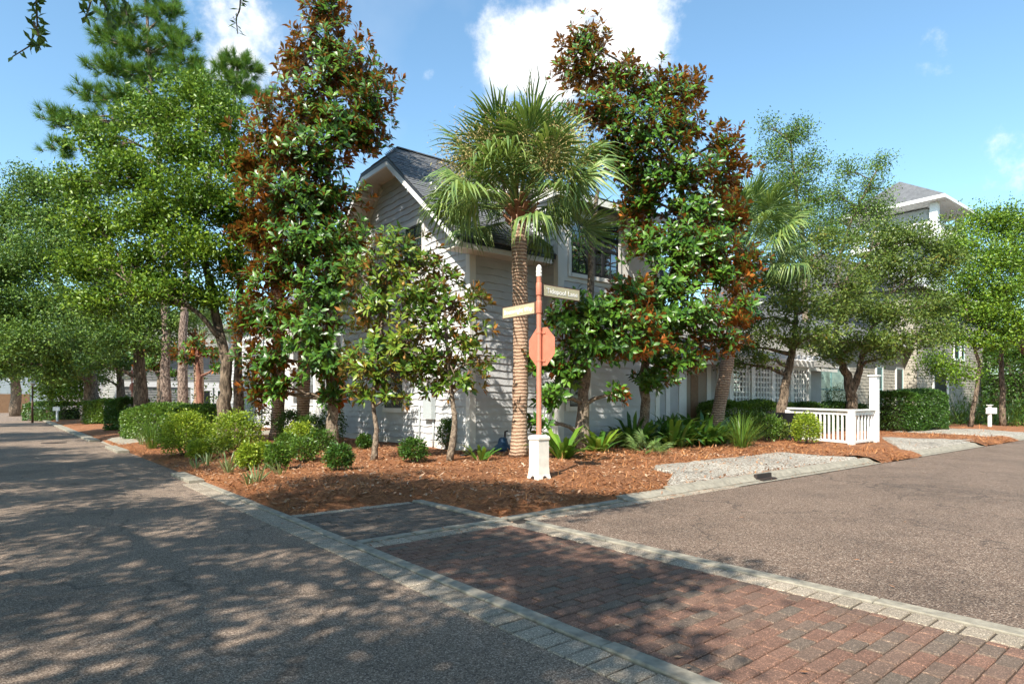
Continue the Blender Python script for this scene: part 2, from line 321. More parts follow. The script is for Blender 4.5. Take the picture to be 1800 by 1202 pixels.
def whorls(C, T, g, nl=9, L=.19, W=.075):        # magnolia rosettes at C, twig directions T
    n = len(C); T = nrm(T); X = nrm(np.cross(T, V(.21, .37, .9))); Y = np.cross(T, X); out = []
    for k in range(nl):
        az = 2*math.pi*(k/nl)*1.62*2 + g.uniform(-.35, .35, (n, 1)) + 1.0; el = g.uniform(.45, 1.05, (n, 1)) + (k/nl)*.65
        rad = np.cos(az)*X + np.sin(az)*Y; D = np.cos(el)*T + np.sin(el)*rad; up = np.sin(el)*T - np.cos(el)*rad
        l = L*g.uniform(.7, 1.15, n); out.append(leaves5(C - T*.05*k/nl*2 + rad*.012, D, up, l, W*g.uniform(.8, 1.2, n), .10, .10, .58))
    return merge(out)
def clusters(C, g, m, spread, L, W, upb=.6):     # loose leaf bunches
    n = len(C); P = np.repeat(C, m, 0) + g.normal(0, 1, (n*m, 3))*spread*np.array([1, 1, .7]); D = rdir(n*m, g) + V(0, 0, .1)
    return leaves4(P, D, nrm(rdir(n*m, g) + V(0, 0, upb)), L*g.uniform(.6, 1.2, n*m), W*g.uniform(.7, 1.2, n*m))
def tufts(C, T, g, m=46, L=.30, W=.012):         # pine needle brushes
    n = len(C); T = np.repeat(nrm(T), m, 0); t = g.uniform(0, 1, (n*m, 1)); P = np.repeat(C, m, 0) - T*t*.22
    D = nrm(T*(.55 + .6*(1 - t)) + rdir(n*m, g)*.75); S = nrm(np.cross(D, rdir(n*m, g))); l = L*g.uniform(.7, 1.1, (n*m, 1))
    vs = np.stack([P - S*W/2, P + S*W/2, P + D*l - V(0, 0, .02)], 1).reshape(-1, 3); return vs, np.arange(n*m*3).reshape(-1, 3)
def curve(a, b, sag, n=6, g=rng, wob=.06):
    a = np.asarray(a, float); b = np.asarray(b, float); L = np.linalg.norm(b - a); t = np.linspace(0, 1, n)[:, None]
    p = a*(1-t) + b*t + np.sin(t*math.pi)*sag*L*V(0, 0, 1); p[1:-1] += g.normal(0, wob*L/3, (n-2, 3)); return p
def tree(name, label, cat, trunk, tr, lobes, kind, leafm, barkm, seed=1, group=None, stems=None, **kw):
    """trunk: polyline in world space; lobes: (centre, radii, clumps). Root Empty at the trunk's foot; parts trunk and crown."""
    g = np.random.default_rng(seed); base = np.asarray(trunk[0], float); root = empty(name, base, label, cat, group)
    w = MB(); tp = np.asarray(trunk, float) - base; k = len(tp); rr = np.interp(np.linspace(0, 1, k), [0, .08, 1], [tr*1.35, tr, tr*.28])
    tt = np.linspace(0, k-1, k*4); fine = np.stack([np.interp(tt, range(k), tp[:, i]) for i in range(3)], 1); rf = np.interp(tt, range(k), rr)
    w.tube(fine + g.normal(0, tr*.10, fine.shape), rf*g.uniform(.93, 1.08, len(rf)), 9)
    if stems:
        for st, r in stems:
            st = np.asarray(st, float) - base; q = np.linspace(0, len(st)-1, len(st)*3); f = np.stack([np.interp(q, range(len(st)), st[:, i]) for i in range(3)], 1)
            w.tube(f + g.normal(0, r*.1, f.shape), np.linspace(r, r*.45, len(f)), 8); fine = np.concatenate([fine, f]); rf = np.concatenate([rf, np.linspace(r, r*.4, len(f))])
    parts = []
    for c, r, n in lobes:
        c = np.asarray(c, float) - base; r = np.asarray(r, float)
        cand = fine[:, 2] < c[2] - .15*np.linalg.norm(r) ; cand = cand if cand.any() else np.ones(len(fine), bool)
        idx = np.where(cand)[0]; d = np.linalg.norm(fine[idx] - c, axis=1); i = idx[int(np.argmin(d))]
        lp = curve(fine[i], c, .06, 7, g); w.tube(lp, np.linspace(min(rf[i]*.75, tr*.42), .018, 7), 6)
        u = rdir(n, g); u[:, 2] = u[:, 2]*.9 + .12; rad = g.uniform(0, 1, (n, 1))**(.45); q = g.uniform(0, 6, 3); P = c + u*rad*r*g.uniform(.80, 1.12, (n, 1))*(1 + .28*np.sin(u[:, :1]*4 + q[0])*np.cos(u[:, 2:]*5 + q[1]) + .15*np.sin(u[:, 1:2]*9 + q[2]))
        nb = max(3, n//kw.get('bdiv', 7))
        for j in range(min(nb, n)):
            s0 = lp[int(g.integers(3, 7))]; w.tube(curve(s0, P[j], .03, 4, g), np.linspace(.02, .006, 4), 4, False)
        if kind == 'magnolia':
            ax_ = np.stack([np.interp(P[:, 2], tp[:, 2], tp[:, i]) for i in range(3)], 1); out_ = nrm((P - ax_)*V(1, 1, .15) + 1e-4); T = nrm(u*.55 + out_*.65 + V(0, 0, 1)*(.08 + .58*np.clip((P[:, 2:3] - 2.5)/6.0, 0, 1) + g.uniform(0, .55, (n, 1))) + g.normal(0, .25, (n, 3))); parts.append(whorls(P, T, g, kw.get('nl', 9), kw.get('L', .21), kw.get('W', .084)))
        elif kind == 'pine':
            T = nrm(u + V(0, 0, .8)); parts.append(tufts(P, T, g, kw.get('m', 46), kw.get('L', .32), kw.get('W', .013)))
            for j in range(n): w.tube([c*.35 + P[j]*.65 - V(0, 0, .1), P[j]], [.014, .008], 4, False)
        else:
            parts.append(clusters(P, g, kw.get('m', 26), kw.get('spread', .17), kw.get('L', .085), kw.get('W', .045), .55))
    w.build('trunk', M[barkm], root, True)
    v, t = merge(parts); link('crown', trimesh('crown', v, t), M[leafm], root)
    return root
def pxlobes(lst, Y, dens, dr=None):              # (u, v, half width px, half height px[, dY]) -> lobes at depth Y
    out = []
    for q in lst:
        u, v, ru, rv = q[:4]; y = Y + (q[4] if len(q) > 4 else 0); k = y/FPX; rx, rz = ru*k, rv*k; ry = dr if dr else (rx + rz)/2
        out.append((at(u, v, y), (rx, ry, rz), max(6, int(dens*(rx*rz + rx*ry + ry*rz)*1.4))))
    return out

# ---------------------------------------------------------------- the setting: ground, roads, paving
def sheet(name, pts, m, **tags):
    b = MB(); b.add(pts, [tuple(range(len(pts)))]); return b.build(name, m, None, **tags)
ST = dict(kind='structure')
sheet('ground', [(-500, -300, -.06), (500, -300, -.06), (500, 700, -.06), (-500, 700, -.06)], M['ground'], **ST)
sheet('street', [AB(-5.2, -40, -.008), AB(2.384, -40, -.008), AB(2.384, 130, -.008), AB(-5.2, 130, -.008)], M['asphalt_left'], **ST)
sheet('street', [AB(2.380, 11.62, -.004), AB(2.80, 11.62, -.004), AB(2.80, 130, -.004), AB(2.380, 130, -.004)], M['asphalt_left'], **ST)
sheet('side_street', [AB(4.822, -6, -.006), AB(140, -6, -.006), AB(140, 5.44, -.006), AB(4.822, 5.44, -.006)], M['asphalt_right'], **ST)
sheet('verge', [AB(-40, -40, -.03), AB(-5.2, -40, -.03), AB(-5.2, 130, -.03), AB(-40, 130, -.03)], M['ground'], **ST)

def brick_mesh(name, la, lb, h=.03, ch=.007):    # chamfered paver lying in street axes, centre at origin, top at z=0
    b = MB(); q = lambda x, y, z: RAX*x + LAX*y + V(0, 0, z)
    x, y = la/2, lb/2; vs = [q(i*x, j*y, -h) for i, j in ((-1,-1),(1,-1),(1,1),(-1,1))] + [q(i*x, j*y, -ch) for i, j in ((-1,-1),(1,-1),(1,1),(-1,1))] + [q(i*(x-ch), j*(y-ch), 0) for i, j in ((-1,-1),(1,-1),(1,1),(-1,1))]
    fs = [(8, 9, 10, 11)] + [(4+i, 4+(i+1) % 4, 8+(i+1) % 4, 8+i) for i in range(4)] + [(i, (i+1) % 4, 4+(i+1) % 4, 4+i) for i in range(4)]
    b.add(vs, fs); return b
def lay(root, name, specs, m, limit=300):
    """specs: (a, b, length along R, length along L). The nearest ones are objects, the rest one joined part."""
    cache = {}; specs = sorted(specs, key=lambda s: np.linalg.norm(AB(s[0], s[1])))
    rest = MB()
    for i, (a, b, la, lb) in enumerate(specs):
        P = AB(a, b, random.uniform(-.003, .003)); tilt = (random.gauss(0, .006), random.gauss(0, .006), random.gauss(0, .008))
        la2 = round(la, 2); lb2 = round(lb, 3)
        if i < limit and b > .3:
            key = (la2, lb2)
            if key not in cache: cache[key] = brick_mesh(name, la2, lb2).mesh(name); cache[key].materials.append(m)
            o = bpy.data.objects.new(name, cache[key]); col.objects.link(o); o.location = P; o.rotation_euler = tilt; o.parent = root
        else:
            mb = brick_mesh(name, la2, lb2); rest.add(np.concatenate(mb.v) + P, mb.f)
    if rest.n: rest.build(name + '_field', m, root, kind='stuff')
def rect(a0, a1, b0, b1, z): return [AB(a0, b0, z), AB(a1, b0, z), AB(a1, b1, z), AB(a0, b1, z)]
cw = sheet('crosswalk', rect(2.38, 4.825, -6, 5.74, -.016), M['joint'], **ST)
specs = []
for r in range(int((5.42 + 1.5)/.105)):
    b = 5.42 - .0525 - r*.105; a = 2.742 - (.105 if r % 2 else 0) - random.uniform(0, .02)
    while a < 4.468:
        a0, a1 = max(a, 2.742), min(a + .206, 4.468)
        if a1 - a0 > .04: specs.append(((a0+a1)/2, b, a1-a0-.005, .099))
        a += .211
lay(cw, 'paver', specs, M['paver'])
tan = []
for i in range(90): tan.append((2.504, -1.9 + i*.152, .226, .138))
for i in range(46): tan.append((4.580, -1.5 + i*.152, .204, .138))
lay(cw, 'border_paver', tan, M['paver_tan'])
tan2 = [(2.84 + i*.152, 5.535, .138, .21) for i in range(12)] + [(4.92 + i*.152, 5.545, .138, .19) for i in range(30)]
edge_row = sheet('paver_edging', rect(4.83, 9.5, 5.435, 5.665, -.010), M['joint'], **ST)
lay(edge_row, 'border_paver', tan2, M['paver_tan'])
def strip(name, a0, a1, b0, b1, z, n, jit=.006, along='b', m='concrete', **t):   # slightly uneven concrete band made of cast lengths
    root = None; segs = np.linspace(b0 if along == 'b' else a0, b1 if along == 'b' else a1, n+1)
    base = MB(); base.add(rect(a0+.01, a1-.01, b0+.01, b1-.01, z-.02), [(0,1,2,3)]); root = base.build(name, M['joint'], None, **ST)
    for s0, s1 in zip(segs[:-1], segs[1:]):
        q = (a0, a1, s0+.004, s1-.004) if along == 'b' else (s0+.004, s1-.004, b0, b1); zz = z + random.uniform(-jit, jit)
        b = MB(); top = [p + V(0, 0, random.uniform(-.003, .003)) for p in rect(q[0]+.008, q[1]-.008, q[2]+.008, q[3]-.008, zz+.008)]; mid = rect(*q, zz-.002); low = rect(*q, zz-.08)
        b.add(top + mid + low, [(0,1,2,3)] + [(4+i, 4+(i+1)%4, (i+1)%4, i) for i in range(4)] + [(8+i, 8+(i+1)%4, 4+(i+1)%4, 4+i) for i in range(4)])
        b.build('cast_length', M[m], root)
    return root
strip('kerb_strip', 2.626, 2.736, -2, 5.66, .004, 7); strip('kerb_strip', 2.626, 2.736, 7.45, 11.6, .006, 3)
strip('kerb_strip', 2.626, 2.736, 5.67, 7.44, .004, 2)
strip('kerb_strip', 4.690, 4.820, -2, 5.42, .004, 6)
strip('landing_kerb', 2.742, 4.62, 5.655, 5.765, .006, 3, along='a'); strip('landing_edge', 4.475, 4.62, 5.78, 7.60, .012, 3)
strip('side_kerb', 4.63, 6.75, 5.670, 5.805, .012, 3, along='a')
strip('street_kerb', 2.50, 2.74, 11.7, 13.2, .05, 1); strip('street_kerb', 2.46, 2.74, 19.8, 22.4, .06, 2); strip('street_kerb', 2.40, 2.72, 26, 60, .06, 14)
land = sheet('landing', rect(2.74, 4.47, 5.77, 7.62, -.014), M['joint'], **ST)
sp = []
for r in range(16):
    b = 5.83 + r*.105; a = 2.745 - (.105 if r % 2 else 0)
    while a < 4.46:
        a0, a1 = max(a, 2.745), min(a + .206, 4.465)
        if a1 - a0 > .04: sp.append(((a0+a1)/2, b, a1-a0-.005, .099))
        a += .211
lay(land, 'paver', sp, M['paver_dark'])
lay(land, 'border_paver', [(2.83 + i*.152, 7.53, .145, .15) for i in range(11)], M['paver_tan'])

# mulch bed: one sheet with low mounds, hole left for the landing
def smooth_noise(a, b):
    z = 0
    for k, (fx, fy, ph, am) in enumerate([(.9, .7, 0, .025), (1.7, 2.1, 1.3, .018), (3.9, 3.1, 2.2, .010), (7.3, 8.1, .7, .006), (15.1, 13.3, 4.1, .004)]):
        z = z + am*np.sin(a*fx + ph + 1.3*np.sin(b*fy*.6))*np.cos(b*fy + ph*1.7)
    return z
def grade(x0, brk, x1, n):
    t = np.linspace(0, 1, n); g = x0 + (x1 - x0)*(.12*t + .88*t**3); return np.unique(np.sort(np.concatenate([g, brk])))
ga = grade(A0, [4.62], 90, 190); gb = grade(B0, [7.62], 90, 190)
AA, BB = np.meshgrid(ga, gb, indexing='ij'); dd = np.minimum(AA - A0, BB - B0)
edge_l = np.clip((AA - 4.62)/.5, 0, 1); edge_b = np.clip((BB - 7.62)/.5, 0, 1); nearland = np.maximum(edge_l, edge_b)
ZZ = (0.04 + .18*(1 - np.exp(-dd/1.35)))*(.05 + .95*nearland) + smooth_noise(AA, BB)*np.clip(dd/.5, 0, 1)*nearland
ZZ = np.where(dd < .01, -.02, ZZ); ZZ = np.where((nearland <= 0) , -.012, ZZ)
verts = (AA[..., None]*RAX + BB[..., None]*LAX); verts[..., 2] = ZZ
na, nb = AA.shape; idx = np.arange(na*nb).reshape(na, nb)
keep = ~((AA[1:, 1:] <= 4.6201) & (BB[1:, 1:] <= 7.6201))
q = np.stack([idx[:-1, :-1], idx[1:, :-1], idx[1:, 1:], idx[:-1, 1:]], -1)[keep]
tri = np.concatenate([q[:, [0, 1, 2]], q[:, [0, 2, 3]]])
bed = link('mulch_bed', trimesh('mulch_bed', verts.reshape(-1, 3), tri), M['mulch'], None, True, **ST)
def inbed(n, amax=22, bmax=24, pw=1.6):
    a = A0 + .05 + (amax - A0)*rng.uniform(0, 1, n*2)**pw; b = B0 + .08 + (bmax - B0)*rng.uniform(0, 1, n*2)**pw
    ok = ~((a < 4.68) & (b < 7.68)); ok &= ~((a > 8.4) & (b > 11.7) & (b < 20)); return a[ok][:n], b[ok][:n]
def bedz(a, b):
    d = np.minimum(a - A0, b - B0); nl = np.maximum(np.clip((a-4.62)/.5, 0, 1), np.clip((b-7.62)/.5, 0, 1))
    return (0.04 + .18*(1 - np.exp(-d/1.35)))*(.05 + .95*nl) + smooth_noise(a, b)*np.clip(d/.5, 0, 1)*nl
a, b = inbed(60000); P = a[:, None]*RAX + b[:, None]*LAX; P[:, 2] = bedz(a, b) + rng.uniform(.0, .018, len(a)); D = rdir(len(a)); D[:, 2] *= .13; D = nrm(D)
S = nrm(np.cross(D, V(0, 0, 1))); L = rng.uniform(.08, .22, (len(a), 1)); wd = rng.uniform(.003, .007, (len(a), 1))
vs = np.stack([P - S*wd, P + S*wd, P + D*L + V(0, 0, 1)*rng.uniform(-.004, .02, (len(a), 1))], 1).reshape(-1, 3)
link('pine_straw', trimesh('pine_straw', vs, np.arange(len(vs)).reshape(-1, 3)), M['straw'], None, False, kind='stuff', label='reddish brown pine straw strewn over the planting bed', category='pine straw')
a, b = inbed(6500, 16, 15, 1.2); P = a[:, None]*RAX + b[:, None]*LAX; P[:, 2] = bedz(a, b) + .012; D = rdir(len(a)); D[:, 2] = rng.uniform(-.05, .3, len(a))
v, t = leaves5(P, D, nrm(rdir(len(a))*.55 + V(0, 0, 1)), rng.uniform(.03, .135, len(a))*rng.uniform(.6, 1, len(a)), rng.uniform(.015, .05, len(a)), .22, -.14)
link('leaf_litter', trimesh('leaf_litter', v, t), M['litter'], None, False, kind='stuff', label='curled dry magnolia leaves lying on the pine straw', category='leaf litter')
n = 16000; a = rng.uniform(9, 34, n); b = 5.5 + rng.uniform(0, 1, n)**1.6*5.5; z = np.where(b > 6.1, bedz(a, np.maximum(b, B0 + .05)), np.interp(b, [5.5, 5.58, 5.75, 6.0, 6.5], [0, .035, .10, .14, .16])) + .012
ok = (((a > 15.7) & (a < 18.2)) | ((a > 24.3) & (a < 28.4)) | (b > 6.9)) & ~((a > 18) & (a < 24.5) & (b < 8.2)); a, b, z = a[ok], b[ok], z[ok]; n = len(a)
P = a[:, None]*RAX + b[:, None]*LAX; P[:, 2] = z; D = rdir(n); D[:, 2] *= .15; D = nrm(D); S = nrm(np.cross(D, V(0, 0, 1))); wd = rng.uniform(.006, .014, (n, 1))
vs = np.stack([P - S*wd, P + S*wd, P + D*rng.uniform(.12, .3, (n, 1)) + V(0, 0, 1)*rng.uniform(-.005, .04, (n, 1))], 1).reshape(-1, 3)
link('pine_straw', trimesh('pine_straw', vs, np.arange(len(vs)).reshape(-1, 3)), M['straw'], None, False, kind='stuff', label='loose pine straw over the beds between the driveways', category='pine straw')
# a few stray leaves on the paving
a = rng.uniform(2.2, 18, 420); b = np.where(rng.uniform(0, 1, 420) < .7, 5.68 - .35*rng.uniform(0, 1, 420)**2, rng.uniform(.8, 9, 420)); b = np.where((a > 2.75) & (b > 5.7), 5.5, b); P = a[:, None]*RAX + b[:, None]*LAX; P[:, 2] = .012
v, t = leaves5(P, rdir(420)*V(1, 1, .1), V(0, 0, 1) + rdir(420)*.3, rng.uniform(.02, .075, 420), rng.uniform(.01, .03, 420), .15, -.1)
link('stray_leaves', trimesh('stray_leaves', v, t), M['litter'], None, False, kind='stuff', label='a few dry leaves blown onto the paving and gutter', category='leaf litter')

# rolled kerb of the side street, driveway aprons, drain
def kerb(name, a0, a1, h, n, m='concrete'):
    base = MB(); base.add(rect(a0, a1, 5.47, 5.62, -.002), [(0,1,2,3)]); root = base.build(name, M['concrete'], None, **ST)
    s = np.linspace(a0, a1, n+1)
    for x0, x1 in zip(s[:-1], s[1:]):
        prof = [(5.62, -.05), (5.62, .010), (5.68, .02), (5.74, h*.8), (5.78, h), (5.86, h+.008), (5.88, -.02)]; b = MB(); vs = []
        for x in (x0+.006, x1-.006): vs += [AB(x, p, z) for p, z in prof]
        k = len(prof); b.add(vs, [(i, k+i, k+i+1, i+1) for i in range(k-1)] + [tuple(range(k)), tuple(range(2*k-1, k-1, -1))]); b.build('kerb_length', M[m], root)
    return root
kerb('rolled_kerb', 6.78, 7.9, .05, 1); kerb('rolled_kerb', 7.9, 15.8, .085, 5); kerb('rolled_kerb', 18.2, 24.3, .085, 4); kerb('rolled_kerb', 28.4, 33, .085, 3)
def apron(low, high, m, lift=.03):        # shell drive between the kerb line and a far edge, both in street coordinates
    n, k = 48, 9; lo = np.array(low, float); hi = np.array(high, float)
    def samp(P):
        d = np.r_[0, np.cumsum(np.linalg.norm(np.diff(P, axis=0), axis=1))]; t = np.linspace(0, d[-1], n); return np.stack([np.interp(t, d, P[:, i]) for i in (0, 1)], 1)
    L_, H_ = samp(lo), samp(hi); vs = []
    for j in range(k):
        for i in range(n):
            P = L_[i]*(1 - j/(k-1)) + H_[i]*j/(k-1); z = float(bedz(np.array(P[0]), np.array(max(P[1], B0 + .3)))); vs.append(AB(P[0], P[1], max(z + lift, .095) - (.07 if i in (0, n-1) or j in (0, k-1) else 0)))
    b = MB(); b.add(vs, [(j*n+i, j*n+i+1, (j+1)*n+i+1, (j+1)*n+i) for j in range(k-1) for i in range(n-1)]); return b.build('driveway', M[m], None, True, **ST)
apron([toab(gp(1143, 826)), toab(gp(1190, 838)), (7.9, 5.87)] + [(x, 5.87) for x in np.linspace(8.2, 15.4, 12)], [toab(gp(u, v)) for u, v in ((1145, 819), (1213, 811), (1262, 804), (1364, 795), (1400, 798), (1460, 802), (1510, 806))] + [(15.6, 5.95)], 'shell', .035)
def pad(a0, a1, b0, b1, m, lift=.03):
    n, k = 24, 24; aa = np.linspace(a0, a1, n); bb = np.linspace(b0, b1, k); vs = [AB(x, y, float(bedz(np.array(x), np.array(y))) + lift - (.09 if x in (aa[0], aa[-1]) or y in (bb[0], bb[-1]) else 0)) for y in bb for x in aa]
    b = MB(); b.add(vs, [(j*n+i, j*n+i+1, (j+1)*n+i+1, (j+1)*n+i) for j in range(k-1) for i in range(n-1)]); return b.build('driveway', M[m], None, True, **ST)
apron([(x, 5.87) for x in np.linspace(18.2, 24.3, 8)], [toab(gp(u, v)) for u, v in ((1545, 769.5), (1600, 771), (1670, 773.5), (1734, 776))], 'shell', .05)
apron([(x, 5.87) for x in np.linspace(28.4, 33, 8)], [AB_ for AB_ in ((27.5, 9.5), (29.5, 9.5), (32.8, 8.5))], 'shell', .05)
for x0, x1 in ((15.7, 18.25), (24.2, 28.5), (33.0, 80)):   # straw spilling over the kerb line between the drives
    n = int(min((x1 - x0)*12, 160)); xs = np.linspace(x0 - .15, x1 + .15, n); vs = []
    for j, (bb, zz) in enumerate(((5.50, -.003), (5.58, .035), (5.75, .10), (6.0, .14), (6.5, None))):
        for x in xs: vs.append(AB(x, bb + (.05*math.sin(x*3.1) + .03*math.sin(x*7.7) if j < 3 else 0), (zz if zz is not None else float(bedz(np.array(x), np.array(6.5))) - .01) + (.012*math.sin(x*11) if j in (1, 2) else 0)))
    b = MB(); b.add(vs, [(j*n+i, j*n+i+1, (j+1)*n+i+1, (j+1)*n+i) for j in range(4) for i in range(n-1)]); b.build('mulch_bed', M['mulch'], None, True, **ST)

pad(2.62, 12, 22.7, 26, 'concrete', .03)
P = gp(1331, 841); a, b = toab(P)
dr = empty('storm_drain', AB(a, 5.66, 0), 'dark cast iron storm drain inlet set in the concrete kerb of the driveway', 'drain')
mb = MB(); mb.bar(V(0,0,.012) - RAX*.24 - LAX*.05, V(0,0,.012) + RAX*.24 - LAX*.05, .12, .02); mb.bar(V(0,0,.06) + LAX*.04 - RAX*.26, V(0,0,.06) + LAX*.04 + RAX*.26, .06, .09); mb.build('grate_frame', M['iron'], dr)
for i in range(9): mb = MB(); mb.bar(RAX*(-.21 + i*.052) - LAX*.10 + V(0,0,.028), RAX*(-.21 + i*.052) + LAX*.0 + V(0,0,.028), .016, .012); mb.build('grate_bar', M['iron'], dr)
P = gp(95, 778); mh = MB(); mh.lathe((0, 0, 0), [(.36, -.01), (.36, .006), (.30, .008)], 24); o = mh.build('manhole_cover', M['iron'], None, label='round dark manhole cover in the grey street at left', category='manhole'); o.location = (P[0], P[1], 0)

# ---------------------------------------------------------------- street sign
def street_sign(P, label, group, detail=True):
    R = empty('street_sign', P, label, 'street sign', group)
    c = V(0, 0, 0); mb = MB()                     # octagonal-shouldered cast pedestal with arched feet
    def ring(w, z): return [RAX*i*w + LAX*j*w + V(0, 0, z) for i, j in ((-1,-1),(1,-1),(1,1),(-1,1))]
    rs = [ring(.140, 0), ring(.122, .08), ring(.114, .2), ring(.112, .62), ring(.126, .635), ring(.126, .67), ring(.108, .695), ring(.045, .71)]
    mb.add(sum(rs, []), [(4*i+j, 4*i+(j+1) % 4, 4*i+4+(j+1) % 4, 4*i+4+j) for i in range(len(rs)-1) for j in range(4)] + [(28, 29, 30, 31)])
    base = mb.build('pedestal', M['cream'], R)
    for d, w in ((-RAX, LAX), (-LAX, RAX)):      # scalloped foot openings, just proud of the faces
        mb = MB(); k = 9; arc = [d*.136 + w*.045*math.cos(math.pi*i/k) + V(0, 0, .002 + .055*math.sin(math.pi*i/k)) - d*.0095*math.sin(math.pi*i/k) for i in range(k+1)]; arc2 = [p + d*.012 for p in arc]
        mb.add(arc + arc2, [tuple(range(k+1)), tuple(range(2*k+1, k, -1))] + [(i, i+1, k+2+i, k+1+i) for i in range(k)]); mb.build('foot_arch', M['iron'], base)
    mb = MB(); mb.lathe((0, 0, .70), [(.05, 0), (.042, .03), (.040, 2.55), (.040, 2.56)], 16); mb.build('pole', M['rustred'], R, True)
    for z in (2.66, 2.95):
        mb = MB(); mb.lathe((0, 0, z), [(.046, 0), (.050, .015), (.050, .19), (.046, .205)], 16); cl_ = mb.build('sleeve', M['rustred'], R, True)
    mb = MB(); mb.lathe((0, 0, 3.25), [(.040, 0), (.048, .012), (.048, .045), (.041, .052), (.048, .06), (.048, .10), (.041, .107), (.047, .115), (.044, .15), (.030, .185), (.008, .20)], 16); mb.build('finial', M['cream'], R, True)
    # stop sign seen from behind: octagon plate across the side street, facing away along RAX
    mb = MB(); r = .308/math.cos(math.pi/8); oc = [RAX*.055 + LAX*r*math.cos(math.pi/8 + i*math.pi/4) + V(0, 0, 2.13 + r*math.sin(math.pi/8 + i*math.pi/4)) for i in range(8)]
    mb.add(oc + [p + RAX*.006 for p in oc], [tuple(range(7, -1, -1)), tuple(range(8, 16))] + [(i, (i+1) % 8, 8+(i+1) % 8, 8+i) for i in range(8)])
    st = mb.build('stop_sign', M['rustred'], R)
    for z in (1.90, 2.35):
        mb = MB(); mb.bar(-LAX*.10 + RAX*.048 + V(0,0,z), LAX*.10 + RAX*.048 + V(0,0,z), .012, .03); mb.lathe((0, 0, z-.015), [(.042, 0), (.047, .005), (.047, .03), (.042, .035)], 14); mb.build('clamp', M['rustred'], st)
    for ax, nx, z, L, txt in ((LAX, -RAX, 2.765, .82, 'Boatwright Way'), (RAX, -LAX, 3.05, .82, 'Tidepool Lane')):
        mb = MB(); mb.bar(ax*.06 + V(0,0,z), ax*(.11 + L) + V(0,0,z), .022, .20); bl = mb.build('name_blade', M['brown_metal'] , R)
        mb = MB(); mb.bar(ax*.10 + V(0,0,z), ax*(.095 + L) + V(0,0,z), .030, .172); mb.build('panel', M['khaki'], bl)
        if detail:
            fc = bpy.data.curves.new('lettering', 'FONT'); fc.body = txt; fc.size = .118 if txt[0] == 'T' else .105; fc.align_x = 'CENTER'; fc.align_y = 'CENTER'; fc.extrude = .002; fc.offset = .0008; fc.space_character = 1.05
            fo = bpy.data.objects.new('tmp', fc); col.objects.link(fo); bpy.context.view_layer.update()
            me = bpy.data.meshes.new_from_object(fo.evaluated_get(bpy.context.evaluated_depsgraph_get())); bpy.data.objects.remove(fo)
            me.materials.clear(); to = link('lettering', me, M['white'], bl)
            xr = np.cross(V(0, 0, 1), nx); xr = nrm(xr)                 # reading direction as seen from in front of the face
            mw = Matrix(((xr[0], 0, nx[0], 0), (xr[1], 0, nx[1], 0), (0, 1, 0, 0), (0, 0, 0, 1)))
            to.matrix_local = Matrix.Translation(Vector(ax*(.10 + L/2) + nx*.0175 + V(0, 0, z-.004))) @ mw
    return R
SIGN = street_sign(gp(947.5, 841, -.005), 'terracotta street sign post on cream pedestal at the corner with two name blades', 'street signs')
_s2 = street_sign(gY(232, 40), 'distant terracotta street sign post among hedges down the left street', 'street signs', False); _s2.rotation_euler = (0, 0, .5)

# ---------------------------------------------------------------- main house (local X along the side street, local Y along the left street)
CX = V(-1.0, 14.8, 0); ANG = math.radians(38.07); HR = V(math.cos(ANG), math.sin(ANG), 0); HL = V(-math.sin(ANG), math.cos(ANG), 0)
def s_of(u, t):                                  # local x of picture column u on the plane local y = t
    k = (u - 900)/FPX; p = CX + HL*t; return float((k*p[1] - p[0])/(HR[0] - k*HR[1]))
H = empty('house', CX, 'two-storey pale grey house with steep clipped gable and wavy lap siding', 'house', None, ANG)
W_, EV, PITCH = 7.66, 5.6, .81
mb = MB(); mb.box((0.03, 0.03, -.2), (6.4, W_-.03, 5.3)); mb.add([(.03, .03, 5.3), (.03, W_-.03, 5.3), (.03, W_-.9, 6.0), (.03, W_/2+.6, 8.15), (.03, W_/2-.6, 8.15), (.03, .9, 6.0)], [(0, 1, 2, 3, 4, 5)]); mb.box((2.26, -.61, -.2), (6.2, 2.3, 6.55)); mb.build('wall', M['siding'], H)
def course(parent, ax, wall, x0, x1, z0, z1, mat='siding', wavy=True):   # a course of butted lap-siding boards
    cuts = [x0]
    while x1 - cuts[-1] > 4.2: cuts.append(cuts[-1] + random.uniform(1.8, 3.6))
    cuts.append(x1)
    for c0, c1 in zip(cuts[:-1], cuts[1:]): board(parent, ax, wall, c0 + .0015, c1 - .0015, z0 + random.uniform(-.002, .002), z1, mat, wavy)
def board(parent, ax, wall, x0, x1, z0, z1, mat='siding', wavy=True):   # wall faces -other axis
    n = max(3, int((x1-x0)/.16)); xs = np.linspace(x0, x1, n); ph = random.uniform(0, 6); amp = .011 if wavy else 0
    lev = [amp*math.tanh(3*math.sin(x*9.0 + ph + 1.5*math.sin(x*2.3 + ph))) for x in xs]
    def p(x, d, z): return (wall - d, x, z) if ax == 't' else (x, wall - d, z)
    vs = []
    for x, l in zip(xs, lev): vs += [p(x, .006, z1), p(x, .034, z0 + l), p(x, .0, z0 + l + .004)]
    fs = []
    for i in range(n-1):
        a = 3*i; q1, q2 = (a, a+3, a+4, a+1), (a+1, a+4, a+5, a+2)
        fs += [q1, q2] if ax == 's' else [q1[::-1], q2[::-1]]
    b = MB(); b.add(vs, fs); return b.build('siding_board', M[mat], parent)
PR = .178
z = .40; 
while z < 8.1:                                   # left gable wall
    z1 = z + PR + .012
    if z < 5.1: course(H, 't', 0, .13, W_-.13, z, z1)
    else:
        e = max(.03, (z + .05 - EV)/PITCH)
        if W_ - 2*e > .5: course(H, 't', 0, e, W_-e, z, z1)
    z += PR
z = .40
